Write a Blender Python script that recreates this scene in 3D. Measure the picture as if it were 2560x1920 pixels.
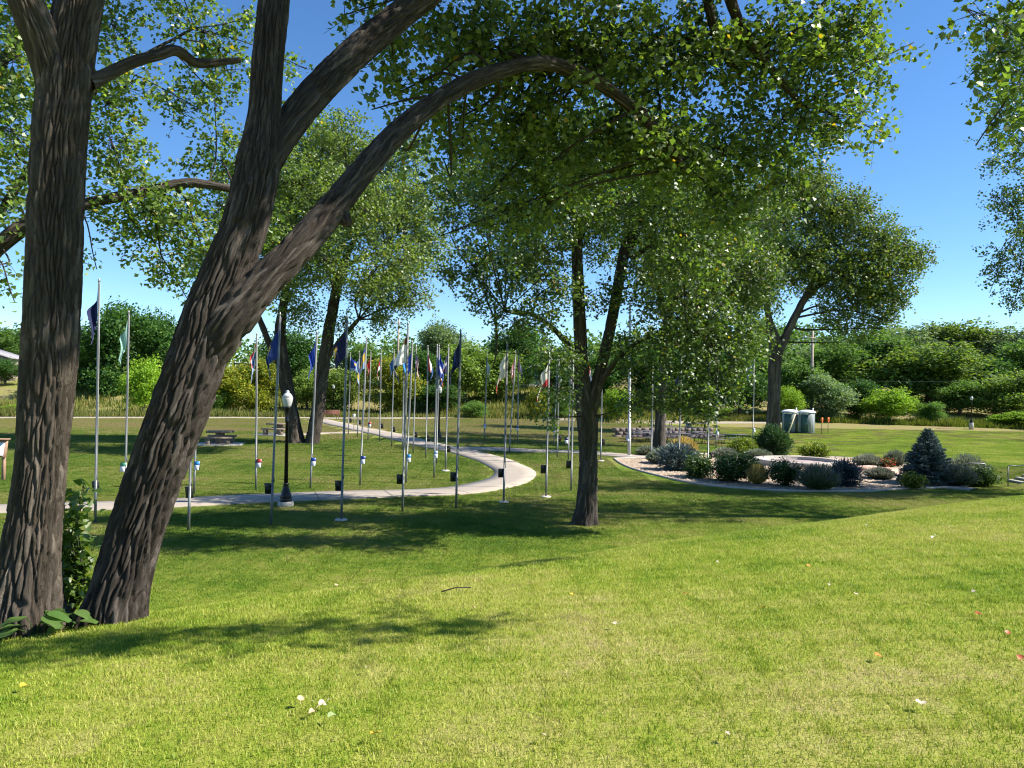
import bpy, math, random
import numpy as np
from mathutils import Vector, Matrix, Euler
R_ = math.radians
scene = bpy.context.scene
for o in list(bpy.data.objects): bpy.data.objects.remove(o)
# ---------------------------------------------------------------- camera, sky, sun, exposure
cd = bpy.data.cameras.new('camera'); cam = bpy.data.objects.new('camera', cd)
scene.collection.objects.link(cam); scene.camera = cam
cd.sensor_width = 36.0; cd.lens = 27.03; cd.clip_start = 0.05; cd.clip_end = 3000
cam.matrix_world = Matrix.Translation((0, 0, 1.6)) @ Matrix.Rotation(R_(90.36), 4, 'X') @ Matrix.Rotation(R_(0.9), 4, 'Z')
SUN_EL = 44.0; SUN_FRONT = -4.0          # sun stands to the right, square to the view
sdir = Vector((math.cos(R_(SUN_EL)) * math.cos(R_(SUN_FRONT)), math.cos(R_(SUN_EL)) * math.sin(R_(SUN_FRONT)), math.sin(R_(SUN_EL))))
world = bpy.data.worlds.new('World'); scene.world = world; world.use_nodes = True
wn = world.node_tree.nodes; wl = world.node_tree.links
for n in list(wn): wn.remove(n)
sky = wn.new('ShaderNodeTexSky'); sky.sky_type = 'NISHITA'; sky.sun_disc = False
sky.sun_elevation = R_(SUN_EL); sky.sun_rotation = R_(90 - SUN_FRONT)
sky.altitude = 1200; sky.air_density = 0.9; sky.dust_density = 0.0; sky.ozone_density = 4.0
bg = wn.new('ShaderNodeBackground'); bg.inputs[1].default_value = 0.1
wo = wn.new('ShaderNodeOutputWorld'); hs_ = wn.new('ShaderNodeHueSaturation'); hs_.inputs['Saturation'].default_value = 1.15; wl.new(sky.outputs[0], hs_.inputs['Color']); wl.new(hs_.outputs[0], bg.inputs[0]); wl.new(bg.outputs[0], wo.inputs[0])
sl = bpy.data.lights.new('sun', 'SUN'); sl.energy = 5.0; sl.angle = R_(0.53); sl.color = (1.0, 0.95, 0.87)
so = bpy.data.objects.new('sun', sl); scene.collection.objects.link(so)
so.rotation_euler = (-sdir).to_track_quat('-Z', 'Y').to_euler(); so.location = (40, 10, 40)
scene.view_settings.view_transform = 'Standard'; scene.view_settings.look = 'None'
scene.view_settings.exposure = 1.12; scene.view_settings.gamma = 1.0; scene.view_settings.use_curve_mapping = False
cy = scene.cycles; cy.max_bounces = 6; cy.diffuse_bounces = 3; cy.glossy_bounces = 2; cy.transmission_bounces = 4; cy.transparent_max_bounces = 4
cy.caustics_reflective = False; cy.caustics_refractive = False; cy.use_denoising = True; cy.filter_width = 1.15
rng = np.random.default_rng(7); random.seed(7)
C = scene.collection
POLES=[('P1', -12.415, 23.05, -2.615, -0.018, 7.23), ('P2', -14.359, 28.7, -2.622, 0.006, 6.82), ('P3', -9.182, 22.0, -2.593, 0.1, 6.2), ('P4', -12.041, 29.3, -2.591, 0.1, 6.2), ('P5', -10.113, 30.6, -2.595, -0.084, 6.17), ('P6', -7.218, 23.25, -2.616, 0.167, 6.32), ('P8', -8.12, 31.25, -2.571, 0.151, 6.29), ('P9', -5.302, 24.2, -2.62, 0.08, 6.36), ('P10', -6.333, 32.4, -2.569, 0.165, 6.18), ('P11', -12.216, 57.65, -2.037, 0.062, 6.06), ('P12', -11.071, 55.4, -2.074, 0.052, 6.13), ('P13', -9.879, 53.1, -2.114, 0.09, 6.13), ('P14', -8.854, 51.8, -2.12, -0.007, 6.17), ('P15', -7.593, 48.85, -2.185, 0.061, 6.08), ('P16', -6.661, 47.2, -2.253, -0.005, 6.21), ('P17', -3.635, 26.0, -2.599, 0.085, 6.31), ('P18', -4.562, 33.55, -2.574, 0.187, 6.1), ('P19', -5.798, 45.65, -2.286, 0.063, 6.27), ('P20', -4.773, 43.2, -2.354, 0.012, 6.23), ('P21', -3.506, 35.25, -2.535, 0.048, 6.03), ('P22', -3.935, 40.65, -2.404, 0.054, 6.17), ('P23', -3.203, 37.9, -2.497, 0.039, 6.11), ('P24', -1.9, 27.05, -2.612, 0.063, 6.19), ('P25', -1.878, 53.7, -2.114, 0.103, 5.98), ('P26', -0.243, 28.6, -2.622, 0.041, 5.9), ('P27', -0.104, 46.6, -2.298, 0.292, 6.13), ('P28', 0.446, 52.4, -2.152, -0.044, 6.27), ('P29', 1.392, 29.95, -2.595, 0.039, 5.53), ('P30', 2.883, 51.75, -2.2, 0.135, 5.73), ('P31', 2.684, 44.55, -2.335, 0.004, 5.81), ('P32', 3.268, 43.75, -2.372, 0.013, 5.55), ('P33', 2.535, 32.05, -2.603, -0.002, 5.61), ('P34', 5.072, 43.35, -2.398, -0.018, 5.7), ('P35', 4.101, 41.7, -2.407, -0.023, 5.85), ('P36', 7.206, 46.85, -2.375, -0.088, 9.26), ('P37', 7.795, 42.7, -2.449, 0.008, 5.55), ('P38', 8.655, 39.6, -2.502, 0.042, 5.72), ('P39', 9.461, 36.9, -2.546, -0.018, 6.06), ('P40', 14.604, 54.8, -2.385, 0.036, 5.56), ('P41', 19.28, 61.35, -2.498, 0.002, 6.86)]
PATH_MAIN=[(-21.08, 82.95), (-16.02, 71.9), (-12.75, 64.8), (-8.8, 57.0), (-6.47, 52.35), (-4.25, 48.75), (-2.04, 45.0), (-0.58, 41.35), (0.22, 37.7), (-0.2, 34.55), (-1.74, 31.65), (-4.34, 30.3), (-8.34, 28.9), (-11.71, 27.0), (-15.09, 25.8), (-16.67, 25.15), (-18.89, 24.65)]
PATH_RIGHT=[(-3.98, 48.55), (-0.69, 48.3), (1.81, 48.0), (4.1, 47.9), (7.18, 46.65), (8.77, 45.25)]
PATH_SMALL=[(-11.14, 61.55), (-13.29, 59.7), (-14.82, 58.15), (-16.62, 55.3)]
PATH_FAR=[(-58.41, 71.15), (-49.97, 75.15), (-31.08, 83.15), (-21.43, 86.1), (-12.92, 89.15), (3.18, 99.65), (11.56, 100.4), (34.1, 103.5), (41.23, 105.35)]
BED=[(6.01, 44.8), (6.1, 41.45), (7.06, 37.35), (8.21, 34.8), (9.98, 33.45), (12.25, 32.55), (15.04, 33.1), (17.24, 34.05), (20.54, 35.15), (22.09, 37.15), (23.14, 42.25), (23.74, 46.45), (22.54, 49.65), (20.03, 49.85), (16.14, 49.85), (12.08, 49.15), (9.04, 46.65)]
TREES={}
TREES['T1']=dict(base=(-4.13, 6.6, -0.56),limbs=[[(-4.14, 6.6, -0.63, 0.273), (-4.14, 6.6, -0.47, 0.247), (-4.13, 6.65, 0.1, 0.218), (-4.08, 6.7, 0.89, 0.199), (-4.05, 6.75, 2.02, 0.221), (-4.06, 6.8, 3.22, 0.216), (-4.04, 6.85, 4.14, 0.215), (-3.99, 6.9, 4.79, 0.198), (-3.93, 6.95, 5.32, 0.179), (-3.86, 7.0, 6.2, 0.147)], [(-4.15, 7.0, 3.69, 0.085), (-4.12, 6.88, 4.13, 0.139), (-4.14, 6.74, 4.51, 0.155), (-4.22, 6.6, 4.84, 0.138), (-4.3, 6.5, 5.15, 0.122), (-4.42, 6.4, 5.75, 0.096)], [(-3.86, 6.9, 4.29, 0.074), (-3.78, 7.1, 4.46, 0.06), (-3.64, 7.3, 4.66, 0.055), (-3.5, 7.5, 4.81, 0.053), (-3.39, 7.6, 4.9, 0.058), (-3.28, 7.8, 4.87, 0.048), (-3.2, 8.0, 4.95, 0.042), (-2.96, 8.2, 5.07, 0.026)]],lobes=[(-5.07, 7.1, 5.81, 0.64), (-4.37, 7.2, 6.28, 0.69), (-3.78, 7.6, 6.32, 0.69), (-5.44, 7.1, 5.25, 0.47)])
TREES['T2']=dict(base=(-3.53, 6.85, -0.53),limbs=[[(-3.58, 6.85, -0.7, 0.254), (-3.53, 6.85, -0.51, 0.214), (-3.38, 6.9, 0.14, 0.229), (-3.17, 6.95, 0.88, 0.241), (-2.92, 7.05, 1.72, 0.248), (-2.77, 7.15, 2.37, 0.224), (-2.54, 7.25, 3.13, 0.207), (-2.46, 7.35, 3.73, 0.199), (-2.43, 7.4, 4.2, 0.154), (-2.42, 7.45, 4.8, 0.147), (-2.4, 7.55, 5.39, 0.145), (-2.43, 7.85, 6.5, 0.116)], [(-2.5, 7.3, 3.5, 0.155), (-2.35, 7.45, 3.9, 0.159), (-2.19, 7.65, 4.29, 0.157), (-1.95, 7.95, 4.78, 0.156), (-1.65, 8.35, 5.33, 0.161), (-1.31, 8.75, 5.86, 0.155), (-0.88, 9.15, 6.45, 0.14), (-0.24, 9.65, 7.25, 0.122)], [(-2.89, 7.05, 1.6, 0.091), (-2.77, 7.05, 1.87, 0.154), (-2.58, 7.05, 2.18, 0.185), (-2.32, 7.15, 2.55, 0.16), (-2.04, 7.35, 2.94, 0.151), (-1.74, 7.65, 3.46, 0.138), (-1.5, 7.95, 3.93, 0.129), (-1.28, 8.35, 4.38, 0.118), (-0.98, 8.75, 4.82, 0.107), (-0.59, 9.25, 5.28, 0.109), (0.02, 9.85, 5.75, 0.091), (0.52, 10.35, 5.98, 0.095), (1.13, 10.75, 5.91, 0.093), (1.7, 11.05, 5.66, 0.086), (2.13, 11.35, 5.4, 0.075), (2.54, 11.65, 5.01, 0.051)], [(-1.83, 7.65, 3.49, 0.071), (-1.71, 7.61, 3.31, 0.067), (-1.65, 7.58, 3.21, 0.054), (-1.63, 7.57, 3.18, 0.008)], [(3.0, 11.3, 7.79, 0.092), (3.38, 11.6, 7.12, 0.081), (3.8, 11.8, 6.72, 0.063), (4.23, 12.0, 6.37, 0.044), (4.56, 12.2, 6.16, 0.029)], [(2.71, 11.2, 7.73, 0.079), (2.84, 11.3, 7.17, 0.067), (3.1, 11.6, 6.76, 0.06), (3.44, 11.8, 6.5, 0.038)]],lobes=[(-1.19, 10.5, 6.53, 0.57), (-0.43, 10.5, 6.35, 0.66), (-0.76, 11.0, 5.5, 0.53), (0.41, 11.0, 6.79, 0.76), (0.1, 11.5, 5.7, 0.73), (-0.09, 11.8, 4.94, 0.5), (0.55, 10.8, 5.78, 0.49), (0.28, 12.0, 4.35, 0.36), (1.21, 11.0, 6.67, 0.73), (1.34, 12.0, 5.68, 0.72), (2.1, 11.5, 6.77, 0.8), (2.25, 12.2, 5.46, 0.77), (3.01, 11.8, 6.78, 0.82), (3.29, 12.5, 5.57, 0.83), (3.86, 11.8, 7.01, 0.78), (4.26, 12.5, 5.97, 0.75), (4.92, 12.3, 7.1, 0.74), (5.29, 12.8, 6.24, 0.58), (5.44, 12.3, 7.48, 0.56), (5.99, 13.0, 6.87, 0.31), (4.6, 13.0, 5.28, 0.47), (3.51, 13.0, 4.79, 0.55), (6.22, 13.3, 6.19, 0.24), (6.42, 13.0, 7.43, 0.22), (-1.42, 10.0, 5.5, 0.3), (-1.47, 10.0, 4.71, 0.17), (-0.97, 10.5, 4.69, 0.25), (-2.21, 10.8, 6.91, 0.29), (-2.75, 10.8, 8.22, 0.78), (-0.81, 11.0, 8.37, 0.73), (1.22, 11.3, 8.38, 0.75), (3.41, 11.8, 8.71, 0.78), (5.29, 12.0, 8.65, 0.79), (1.03, 12.5, 5.08, 0.45), (1.82, 10.8, 5.47, 0.25), (2.18, 11.1, 5.25, 0.3), (2.56, 11.6, 5.14, 0.31), (-0.94, 9.9, 5.71, 0.27), (-0.36, 10.5, 6.25, 0.32), (0.22, 11.0, 6.59, 0.33), (-0.7, 10.2, 4.91, 0.28), (0.7, 11.4, 6.77, 0.34), (1.3, 11.8, 6.68, 0.32), (2.02, 12.2, 6.34, 0.33), (-0.36, 10.6, 5.59, 0.22), (0.1, 11.2, 5.83, 0.23), (-1.55, 9.6, 5.69, 0.23), (-1.73, 9.6, 6.09, 0.23), (-1.62, 9.4, 5.04, 0.14), (-0.23, 11.8, 4.3, 0.32), (0.47, 11.6, 4.97, 0.42), (3.12, 9.0, 9.28, 0.92), (5.81, 9.4, 9.89, 1.02), (4.29, 9.2, 10.53, 1.0), (-1.89, 8.6, 7.66, 0.98), (-0.67, 8.9, 8.16, 1.02), (0.7, 9.2, 8.4, 1.05), (2.18, 9.6, 8.84, 1.1), (-1.21, 8.8, 9.04, 1.06), (0.29, 9.2, 9.63, 1.22), (-2.42, 8.4, 8.27, 0.81), (1.69, 9.6, 10.11, 1.16)])  # last lobes sit unseen overhead, added to keep sun off the trunks
TREES['T8']=dict(base=(-12.07, 14.0, -2.61),limbs=[[(-12.05, 14.0, -1.2, 0.178), (-12.07, 14.0, 0.06, 0.148), (-11.85, 14.0, 1.33, 0.138), (-10.72, 13.6, 2.58, 0.132), (-9.54, 13.2, 3.28, 0.132), (-8.7, 13.0, 3.91, 0.139), (-8.3, 13.1, 4.27, 0.13), (-7.85, 13.4, 4.59, 0.11), (-7.45, 14.0, 4.94, 0.097), (-7.05, 14.4, 5.15, 0.098), (-6.76, 14.6, 5.3, 0.097), (-6.36, 14.8, 5.47, 0.095), (-5.99, 15.0, 5.49, 0.086), (-5.56, 15.3, 5.46, 0.073), (-5.19, 15.6, 5.28, 0.05)], [(-11.85, 14.0, 1.33, 0.12), (-11.14, 13.6, 3.39, 0.106), (-9.82, 13.2, 5.35, 0.095), (-8.76, 13.0, 6.88, 0.079), (-8.51, 13.3, 8.21, 0.063), (-8.39, 13.6, 9.61, 0.046)], [(-9.54, 13.2, 3.28, 0.09), (-8.8, 13.6, 5.07, 0.071), (-8.07, 14.0, 6.46, 0.054), (-7.34, 14.2, 7.4, 0.035), (-6.24, 14.8, 8.47, 0.023)]],lobes=[(-8.28, 12.5, 6.83, 0.72), (-8.37, 12.8, 5.64, 0.69), (-8.56, 13.0, 4.6, 0.59), (-8.19, 12.3, 3.47, 0.24), (-8.14, 12.4, 3.12, 0.15), (-7.34, 14.0, 8.08, 0.51), (-7.07, 14.0, 7.07, 0.46), (-7.34, 14.0, 5.88, 0.63), (-7.13, 14.2, 5.08, 0.73), (-6.44, 14.8, 7.08, 0.45), (-5.89, 15.0, 6.98, 0.32), (-6.12, 15.0, 7.48, 0.32), (-7.09, 14.5, 4.46, 0.48), (-6.62, 15.0, 4.84, 0.68), (-6.26, 15.5, 4.21, 0.61), (-6.11, 16.0, 6.23, 0.63), (-6.78, 14.8, 3.99, 0.31), (-6.72, 15.5, 3.55, 0.33), (-6.14, 15.0, 8.48, 0.63), (-5.67, 15.0, 7.76, 0.41), (-4.65, 15.5, 8.17, 0.26), (-5.42, 15.0, 8.76, 0.32), (-6.1, 16.0, 5.27, 0.58), (-5.71, 16.5, 6.59, 0.5), (-4.59, 16.0, 7.42, 0.29), (-5.63, 17.0, 3.76, 0.41), (-7.68, 14.0, 3.97, 0.12), (-8.31, 13.0, 7.75, 0.63), (-7.78, 13.0, 9.02, 1.02), (-6.52, 14.0, 9.62, 1.1), (-9.54, 13.0, 6.47, 1.02), (-5.49, 16.5, 5.19, 0.6), (-7.48, 14.0, 6.72, 0.42)])
TREES['T3']=dict(base=(2.35, 24.2, -2.61),limbs=[[(2.34, 24.2, -2.88, 0.472), (2.35, 24.2, -2.56, 0.364), (2.42, 24.2, -1.86, 0.303), (2.44, 24.2, -0.69, 0.29), (2.41, 24.2, 0.33, 0.317), (2.31, 24.2, 1.2, 0.31), (2.21, 24.2, 2.07, 0.216), (2.1, 24.2, 3.67, 0.196), (2.02, 24.2, 5.13, 0.182), (1.98, 24.2, 6.59, 0.169), (2.02, 24.2, 8.05, 0.149), (2.27, 24.1, 9.2, 0.121), (2.68, 24.0, 9.9, 0.08)], [(2.43, 24.2, 0.76, 0.229), (2.61, 24.2, 1.49, 0.202), (2.86, 24.3, 2.52, 0.176), (3.14, 24.4, 3.85, 0.169), (3.37, 24.5, 5.2, 0.17), (3.56, 24.5, 6.23, 0.163), (3.8, 24.6, 7.3, 0.143), (4.16, 24.7, 8.29, 0.123), (4.31, 24.8, 9.3, 0.089)], [(3.47, 24.5, 5.72, 0.149), (3.81, 24.4, 6.59, 0.142), (4.07, 24.3, 7.38, 0.121), (4.48, 24.2, 8.24, 0.08)], [(2.12, 24.2, 2.58, 0.094), (1.33, 24.0, 3.43, 0.081), (0.6, 23.8, 3.9, 0.067), (-0.26, 23.5, 3.97, 0.046)], [(3.7, 24.4, 5.78, 0.081), (4.22, 24.2, 6.12, 0.067), (4.76, 24.0, 6.28, 0.046)], [(-0.57, 23.3, 4.12, 0.039), (-0.49, 23.2, 3.27, 0.039), (-0.49, 23.2, 2.71, 0.026), (-0.57, 23.2, 2.29, 0.013)], [(2.68, 24.2, 1.64, 0.094), (3.31, 23.6, 2.65, 0.079), (4.36, 23.2, 3.34, 0.057), (5.66, 22.8, 3.34, 0.037)]],lobes=[(-1.42, 23.0, 7.13, 0.9), (-0.45, 23.0, 7.7, 1.11), (-1.37, 22.7, 5.41, 0.82), (-0.28, 22.7, 5.43, 1.09), (-0.81, 22.7, 4.32, 0.62), (0.95, 23.0, 6.61, 1.18), (1.12, 23.0, 4.67, 1.04), (0.57, 22.7, 3.66, 0.62), (-0.11, 22.7, 3.65, 0.55), (1.65, 22.3, 2.57, 0.56), (1.3, 21.8, 1.62, 0.55), (1.18, 21.7, 0.9, 0.34), (2.66, 23.5, 7.45, 1.34), (2.76, 24.0, 4.54, 0.58), (4.45, 24.0, 7.6, 1.45), (4.26, 23.5, 4.92, 1.13), (5.63, 24.0, 6.61, 1.45), (5.14, 23.0, 4.31, 1.38), (6.8, 24.0, 5.18, 1.45), (4.43, 22.8, 3.04, 1.17), (5.94, 22.8, 3.07, 1.3), (6.96, 23.0, 3.37, 0.83), (4.09, 22.3, 1.53, 0.56), (5.02, 22.3, 1.68, 0.87), (5.96, 22.3, 1.69, 0.74), (6.58, 22.6, 2.38, 0.54), (3.3, 23.0, 2.76, 0.62), (3.49, 22.3, 1.18, 0.43), (5.7, 22.3, 1.08, 0.43), (7.95, 24.5, 7.04, 1.03), (7.53, 24.0, 4.9, 0.94), (1.89, 23.0, 8.43, 0.97), (0.92, 23.0, 8.69, 0.97), (3.42, 24.0, 9.04, 1.3), (5.31, 24.0, 8.63, 1.3), (-0.06, 23.0, 8.95, 0.83), (-1.57, 23.0, 8.1, 0.55), (0.85, 22.4, 2.69, 0.4), (-0.14, 19.5, 5.83, 0.94), (1.38, 19.5, 6.56, 1.06), (2.96, 19.8, 6.42, 1.07), (4.46, 20.0, 5.05, 1.08), (0.78, 19.8, 8.06, 1.07), (2.6, 20.0, 8.4, 1.08), (4.43, 20.0, 6.98, 1.08), (-0.76, 20.0, 7.14, 0.84), (5.55, 20.5, 5.89, 0.99), (0.65, 27.0, 6.17, 1.3), (3.13, 27.5, 7.29, 1.49), (5.63, 27.5, 6.33, 1.49), (7.34, 27.0, 4.64, 1.3), (2.27, 27.5, 9.27, 1.49), (4.75, 27.5, 9.64, 1.49), (-2.05, 22.5, 6.45, 0.47), (-2.07, 22.5, 7.54, 0.54), (-1.83, 22.5, 4.83, 0.34)])
TREES['T4']=dict(base=(-14.14, 50.4, -2.15),limbs=[[(-14.03, 50.4, -2.72, 0.652), (-14.14, 50.4, -1.96, 0.516), (-14.35, 50.4, -0.45, 0.461), (-14.68, 50.4, 1.06, 0.447), (-15.01, 50.4, 2.88, 0.433), (-15.26, 50.4, 4.7, 0.378), (-15.05, 50.3, 6.82, 0.27), (-14.53, 50.2, 9.84, 0.189), (-14.23, 50.0, 13.13, 0.121)], [(-13.09, 50.4, -2.7, 0.601), (-12.99, 50.4, -1.79, 0.464), (-12.66, 50.4, 0.19, 0.411), (-12.43, 50.4, 2.62, 0.411), (-12.13, 50.4, 4.75, 0.384), (-11.72, 50.3, 7.17, 0.343), (-11.25, 50.2, 9.29, 0.274), (-10.74, 50.1, 10.49, 0.165), (-9.7, 50.0, 12.6, 0.11)], [(-15.01, 50.4, 2.58, 0.243), (-15.79, 50.2, 4.07, 0.215), (-16.36, 50.0, 5.56, 0.186), (-17.07, 49.8, 7.33, 0.132)], [(-12.25, 50.4, 3.23, 0.192), (-11.26, 50.2, 4.6, 0.165), (-10.04, 50.0, 5.96, 0.124)], [(-11.25, 50.2, 9.29, 0.165), (-9.65, 50.0, 10.1, 0.124), (-8.42, 49.8, 10.32, 0.083)]],lobes=[(-13.99, 50.0, 16.76, 2.26), (-11.57, 50.0, 16.5, 2.41), (-9.44, 50.0, 15.02, 2.56), (-7.74, 50.0, 12.63, 2.56), (-6.64, 50.0, 10.08, 1.96), (-7.81, 50.0, 8.1, 1.81), (-10.6, 50.0, 12.59, 2.71), (-13.03, 50.0, 13.76, 2.56), (-14.8, 50.0, 11.62, 2.56), (-9.61, 50.0, 7.77, 1.66), (-6.45, 50.0, 7.52, 1.14), (-12.97, 50.0, 10.14, 2.41), (-15.35, 50.0, 8.29, 1.66), (-13.66, 50.0, 6.51, 1.35), (-12.5, 50.0, 18.0, 1.2), (-16.59, 50.0, 10.38, 1.66), (-17.6, 51.0, 14.24, 2.15), (-10.93, 50.0, 5.64, 0.9), (-8.38, 50.0, 5.99, 1.05), (-6.22, 50.0, 12.35, 1.2), (-16.09, 51.0, 15.5, 2.15), (-19.29, 50.0, 9.73, 1.81), (-12.56, 45.0, 13.34, 2.44), (-8.81, 44.0, 11.81, 2.38), (-6.79, 45.0, 9.09, 1.63), (-10.63, 43.0, 8.69, 1.81), (-14.96, 45.0, 11.13, 2.17), (-12.98, 44.0, 7.76, 1.32), (-8.02, 43.0, 7.69, 1.29), (-10.62, 47.0, 17.03, 1.7), (-6.02, 47.0, 13.41, 1.7), (-7.05, 50.0, 16.87, 1.66), (-5.23, 48.0, 10.78, 1.16)])
TREES['T5']=dict(base=(10.2, 53.1, -2.33),limbs=[[(10.11, 53.1, -2.88, 0.614), (10.2, 53.1, -2.24, 0.438), (10.27, 53.1, -0.8, 0.365), (10.31, 53.1, 1.12, 0.365), (10.46, 53.1, 3.68, 0.35), (10.62, 53.1, 6.24, 0.35), (11.05, 53.0, 8.16, 0.319), (11.76, 53.0, 10.09, 0.275), (12.42, 53.0, 12.66, 0.202), (13.03, 53.0, 15.23, 0.115)], [(10.62, 53.1, 6.24, 0.233), (9.92, 53.0, 8.78, 0.175), (9.57, 53.0, 11.33, 0.117)], [(11.76, 53.0, 9.77, 0.203), (14.04, 53.0, 11.4, 0.129), (15.61, 53.0, 13.35, 0.085)]],lobes=[(11.78, 53.0, 12.65, 2.87), (14.33, 53.0, 13.65, 2.87), (9.9, 53.0, 10.7, 2.23), (13.75, 53.0, 9.48, 2.55), (15.96, 53.0, 10.79, 2.23), (11.75, 53.0, 15.21, 2.23), (14.93, 53.0, 16.54, 2.23), (16.88, 53.0, 13.69, 1.91), (16.95, 53.0, 8.89, 1.6), (9.21, 53.0, 13.57, 1.91), (12.51, 53.0, 6.27, 1.91), (10.47, 47.0, 9.7, 2.26), (12.72, 47.0, 10.87, 2.26), (8.94, 48.0, 11.58, 1.73), (14.19, 48.0, 8.19, 1.73), (14.51, 59.0, 16.06, 2.84), (17.42, 59.0, 11.83, 2.84), (11.9, 58.0, 10.17, 2.44)])
TREES['T6']=dict(base=(24.51, 72.0, -2.61),limbs=[[(24.44, 72.0, -3.22, 0.993), (24.51, 72.0, -1.7, 0.649), (24.55, 72.0, 1.12, 0.572), (24.56, 72.0, 3.72, 0.572), (24.66, 72.0, 5.89, 0.629), (24.11, 72.0, 8.05, 0.344), (23.69, 72.0, 10.21, 0.287), (23.44, 72.0, 12.82, 0.23), (23.82, 72.0, 16.73, 0.153)], [(24.85, 72.0, 5.24, 0.419), (25.69, 72.0, 7.21, 0.38), (26.74, 72.0, 9.39, 0.34), (27.71, 72.0, 11.36, 0.301), (28.64, 72.0, 13.77, 0.225), (29.9, 72.0, 16.83, 0.149)], [(24.3, 72.0, 7.18, 0.267), (23.29, 72.0, 7.82, 0.23), (22.28, 72.0, 8.67, 0.193), (21.3, 72.0, 10.61, 0.135)], [(27.16, 72.0, 10.27, 0.226), (29.09, 72.0, 12.04, 0.187), (32.11, 72.0, 13.82, 0.129)]],lobes=[(22.92, 72.0, 18.89, 3.25), (26.39, 72.0, 19.82, 3.25), (29.66, 72.0, 18.78, 3.25), (32.51, 72.0, 16.43, 3.03), (35.34, 72.0, 15.83, 1.95), (37.09, 72.0, 14.33, 1.65), (34.29, 72.0, 12.99, 3.03), (30.82, 72.0, 12.5, 3.47), (27.32, 72.0, 14.61, 3.69), (23.86, 72.0, 14.13, 3.47), (21.28, 72.0, 12.35, 2.38), (22.6, 72.0, 10.63, 1.3), (33.45, 72.0, 10.37, 2.38), (30.0, 72.0, 9.01, 1.52), (32.19, 72.0, 7.74, 1.3), (28.1, 72.0, 21.8, 1.73), (25.06, 72.0, 21.54, 1.73), (35.62, 72.0, 10.84, 1.52), (38.17, 72.0, 15.0, 0.87), (31.6, 72.0, 19.46, 1.52), (29.6, 72.0, 6.4, 0.69), (34.78, 72.0, 8.65, 1.08), (20.17, 72.0, 14.07, 2.17)])
TREES['R1']=dict(base=(28.27, 32.5, -0.79),limbs=[[(28.52, 32.5, -4.01, 0.342), (28.27, 32.5, 0.87, 0.288), (27.64, 32.5, 4.77, 0.263), (26.43, 32.5, 8.68, 0.212), (25.21, 32.5, 12.59, 0.144), (24.19, 32.5, 16.5, 0.087)], [(27.24, 32.5, 5.94, 0.139), (24.88, 32.0, 7.2, 0.099), (22.73, 31.7, 7.88, 0.065), (20.68, 31.5, 8.38, 0.037)], [(26.43, 32.5, 8.68, 0.113), (23.41, 31.9, 10.82, 0.065), (21.01, 31.5, 12.19, 0.029)]],lobes=[(20.54, 31.5, 11.62, 1.04), (20.38, 31.5, 9.33, 1.04), (20.79, 31.5, 7.24, 1.33), (19.93, 31.5, 7.23, 0.57), (20.61, 31.5, 5.72, 0.72), (19.9, 31.5, 9.7, 0.53), (20.43, 31.5, 13.33, 0.66), (21.18, 31.5, 14.29, 0.76), (22.92, 32.0, 10.07, 2.12), (23.15, 32.0, 6.21, 1.93), (25.61, 32.5, 12.2, 2.54), (26.24, 32.5, 8.28, 2.74), (28.17, 32.5, 10.67, 2.54), (29.19, 32.5, 6.76, 2.35), (24.79, 32.5, 15.33, 2.15), (27.54, 32.5, 14.59, 2.35), (19.75, 31.5, 6.47, 0.34), (31.69, 33.5, 8.96, 2.22)])
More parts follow.
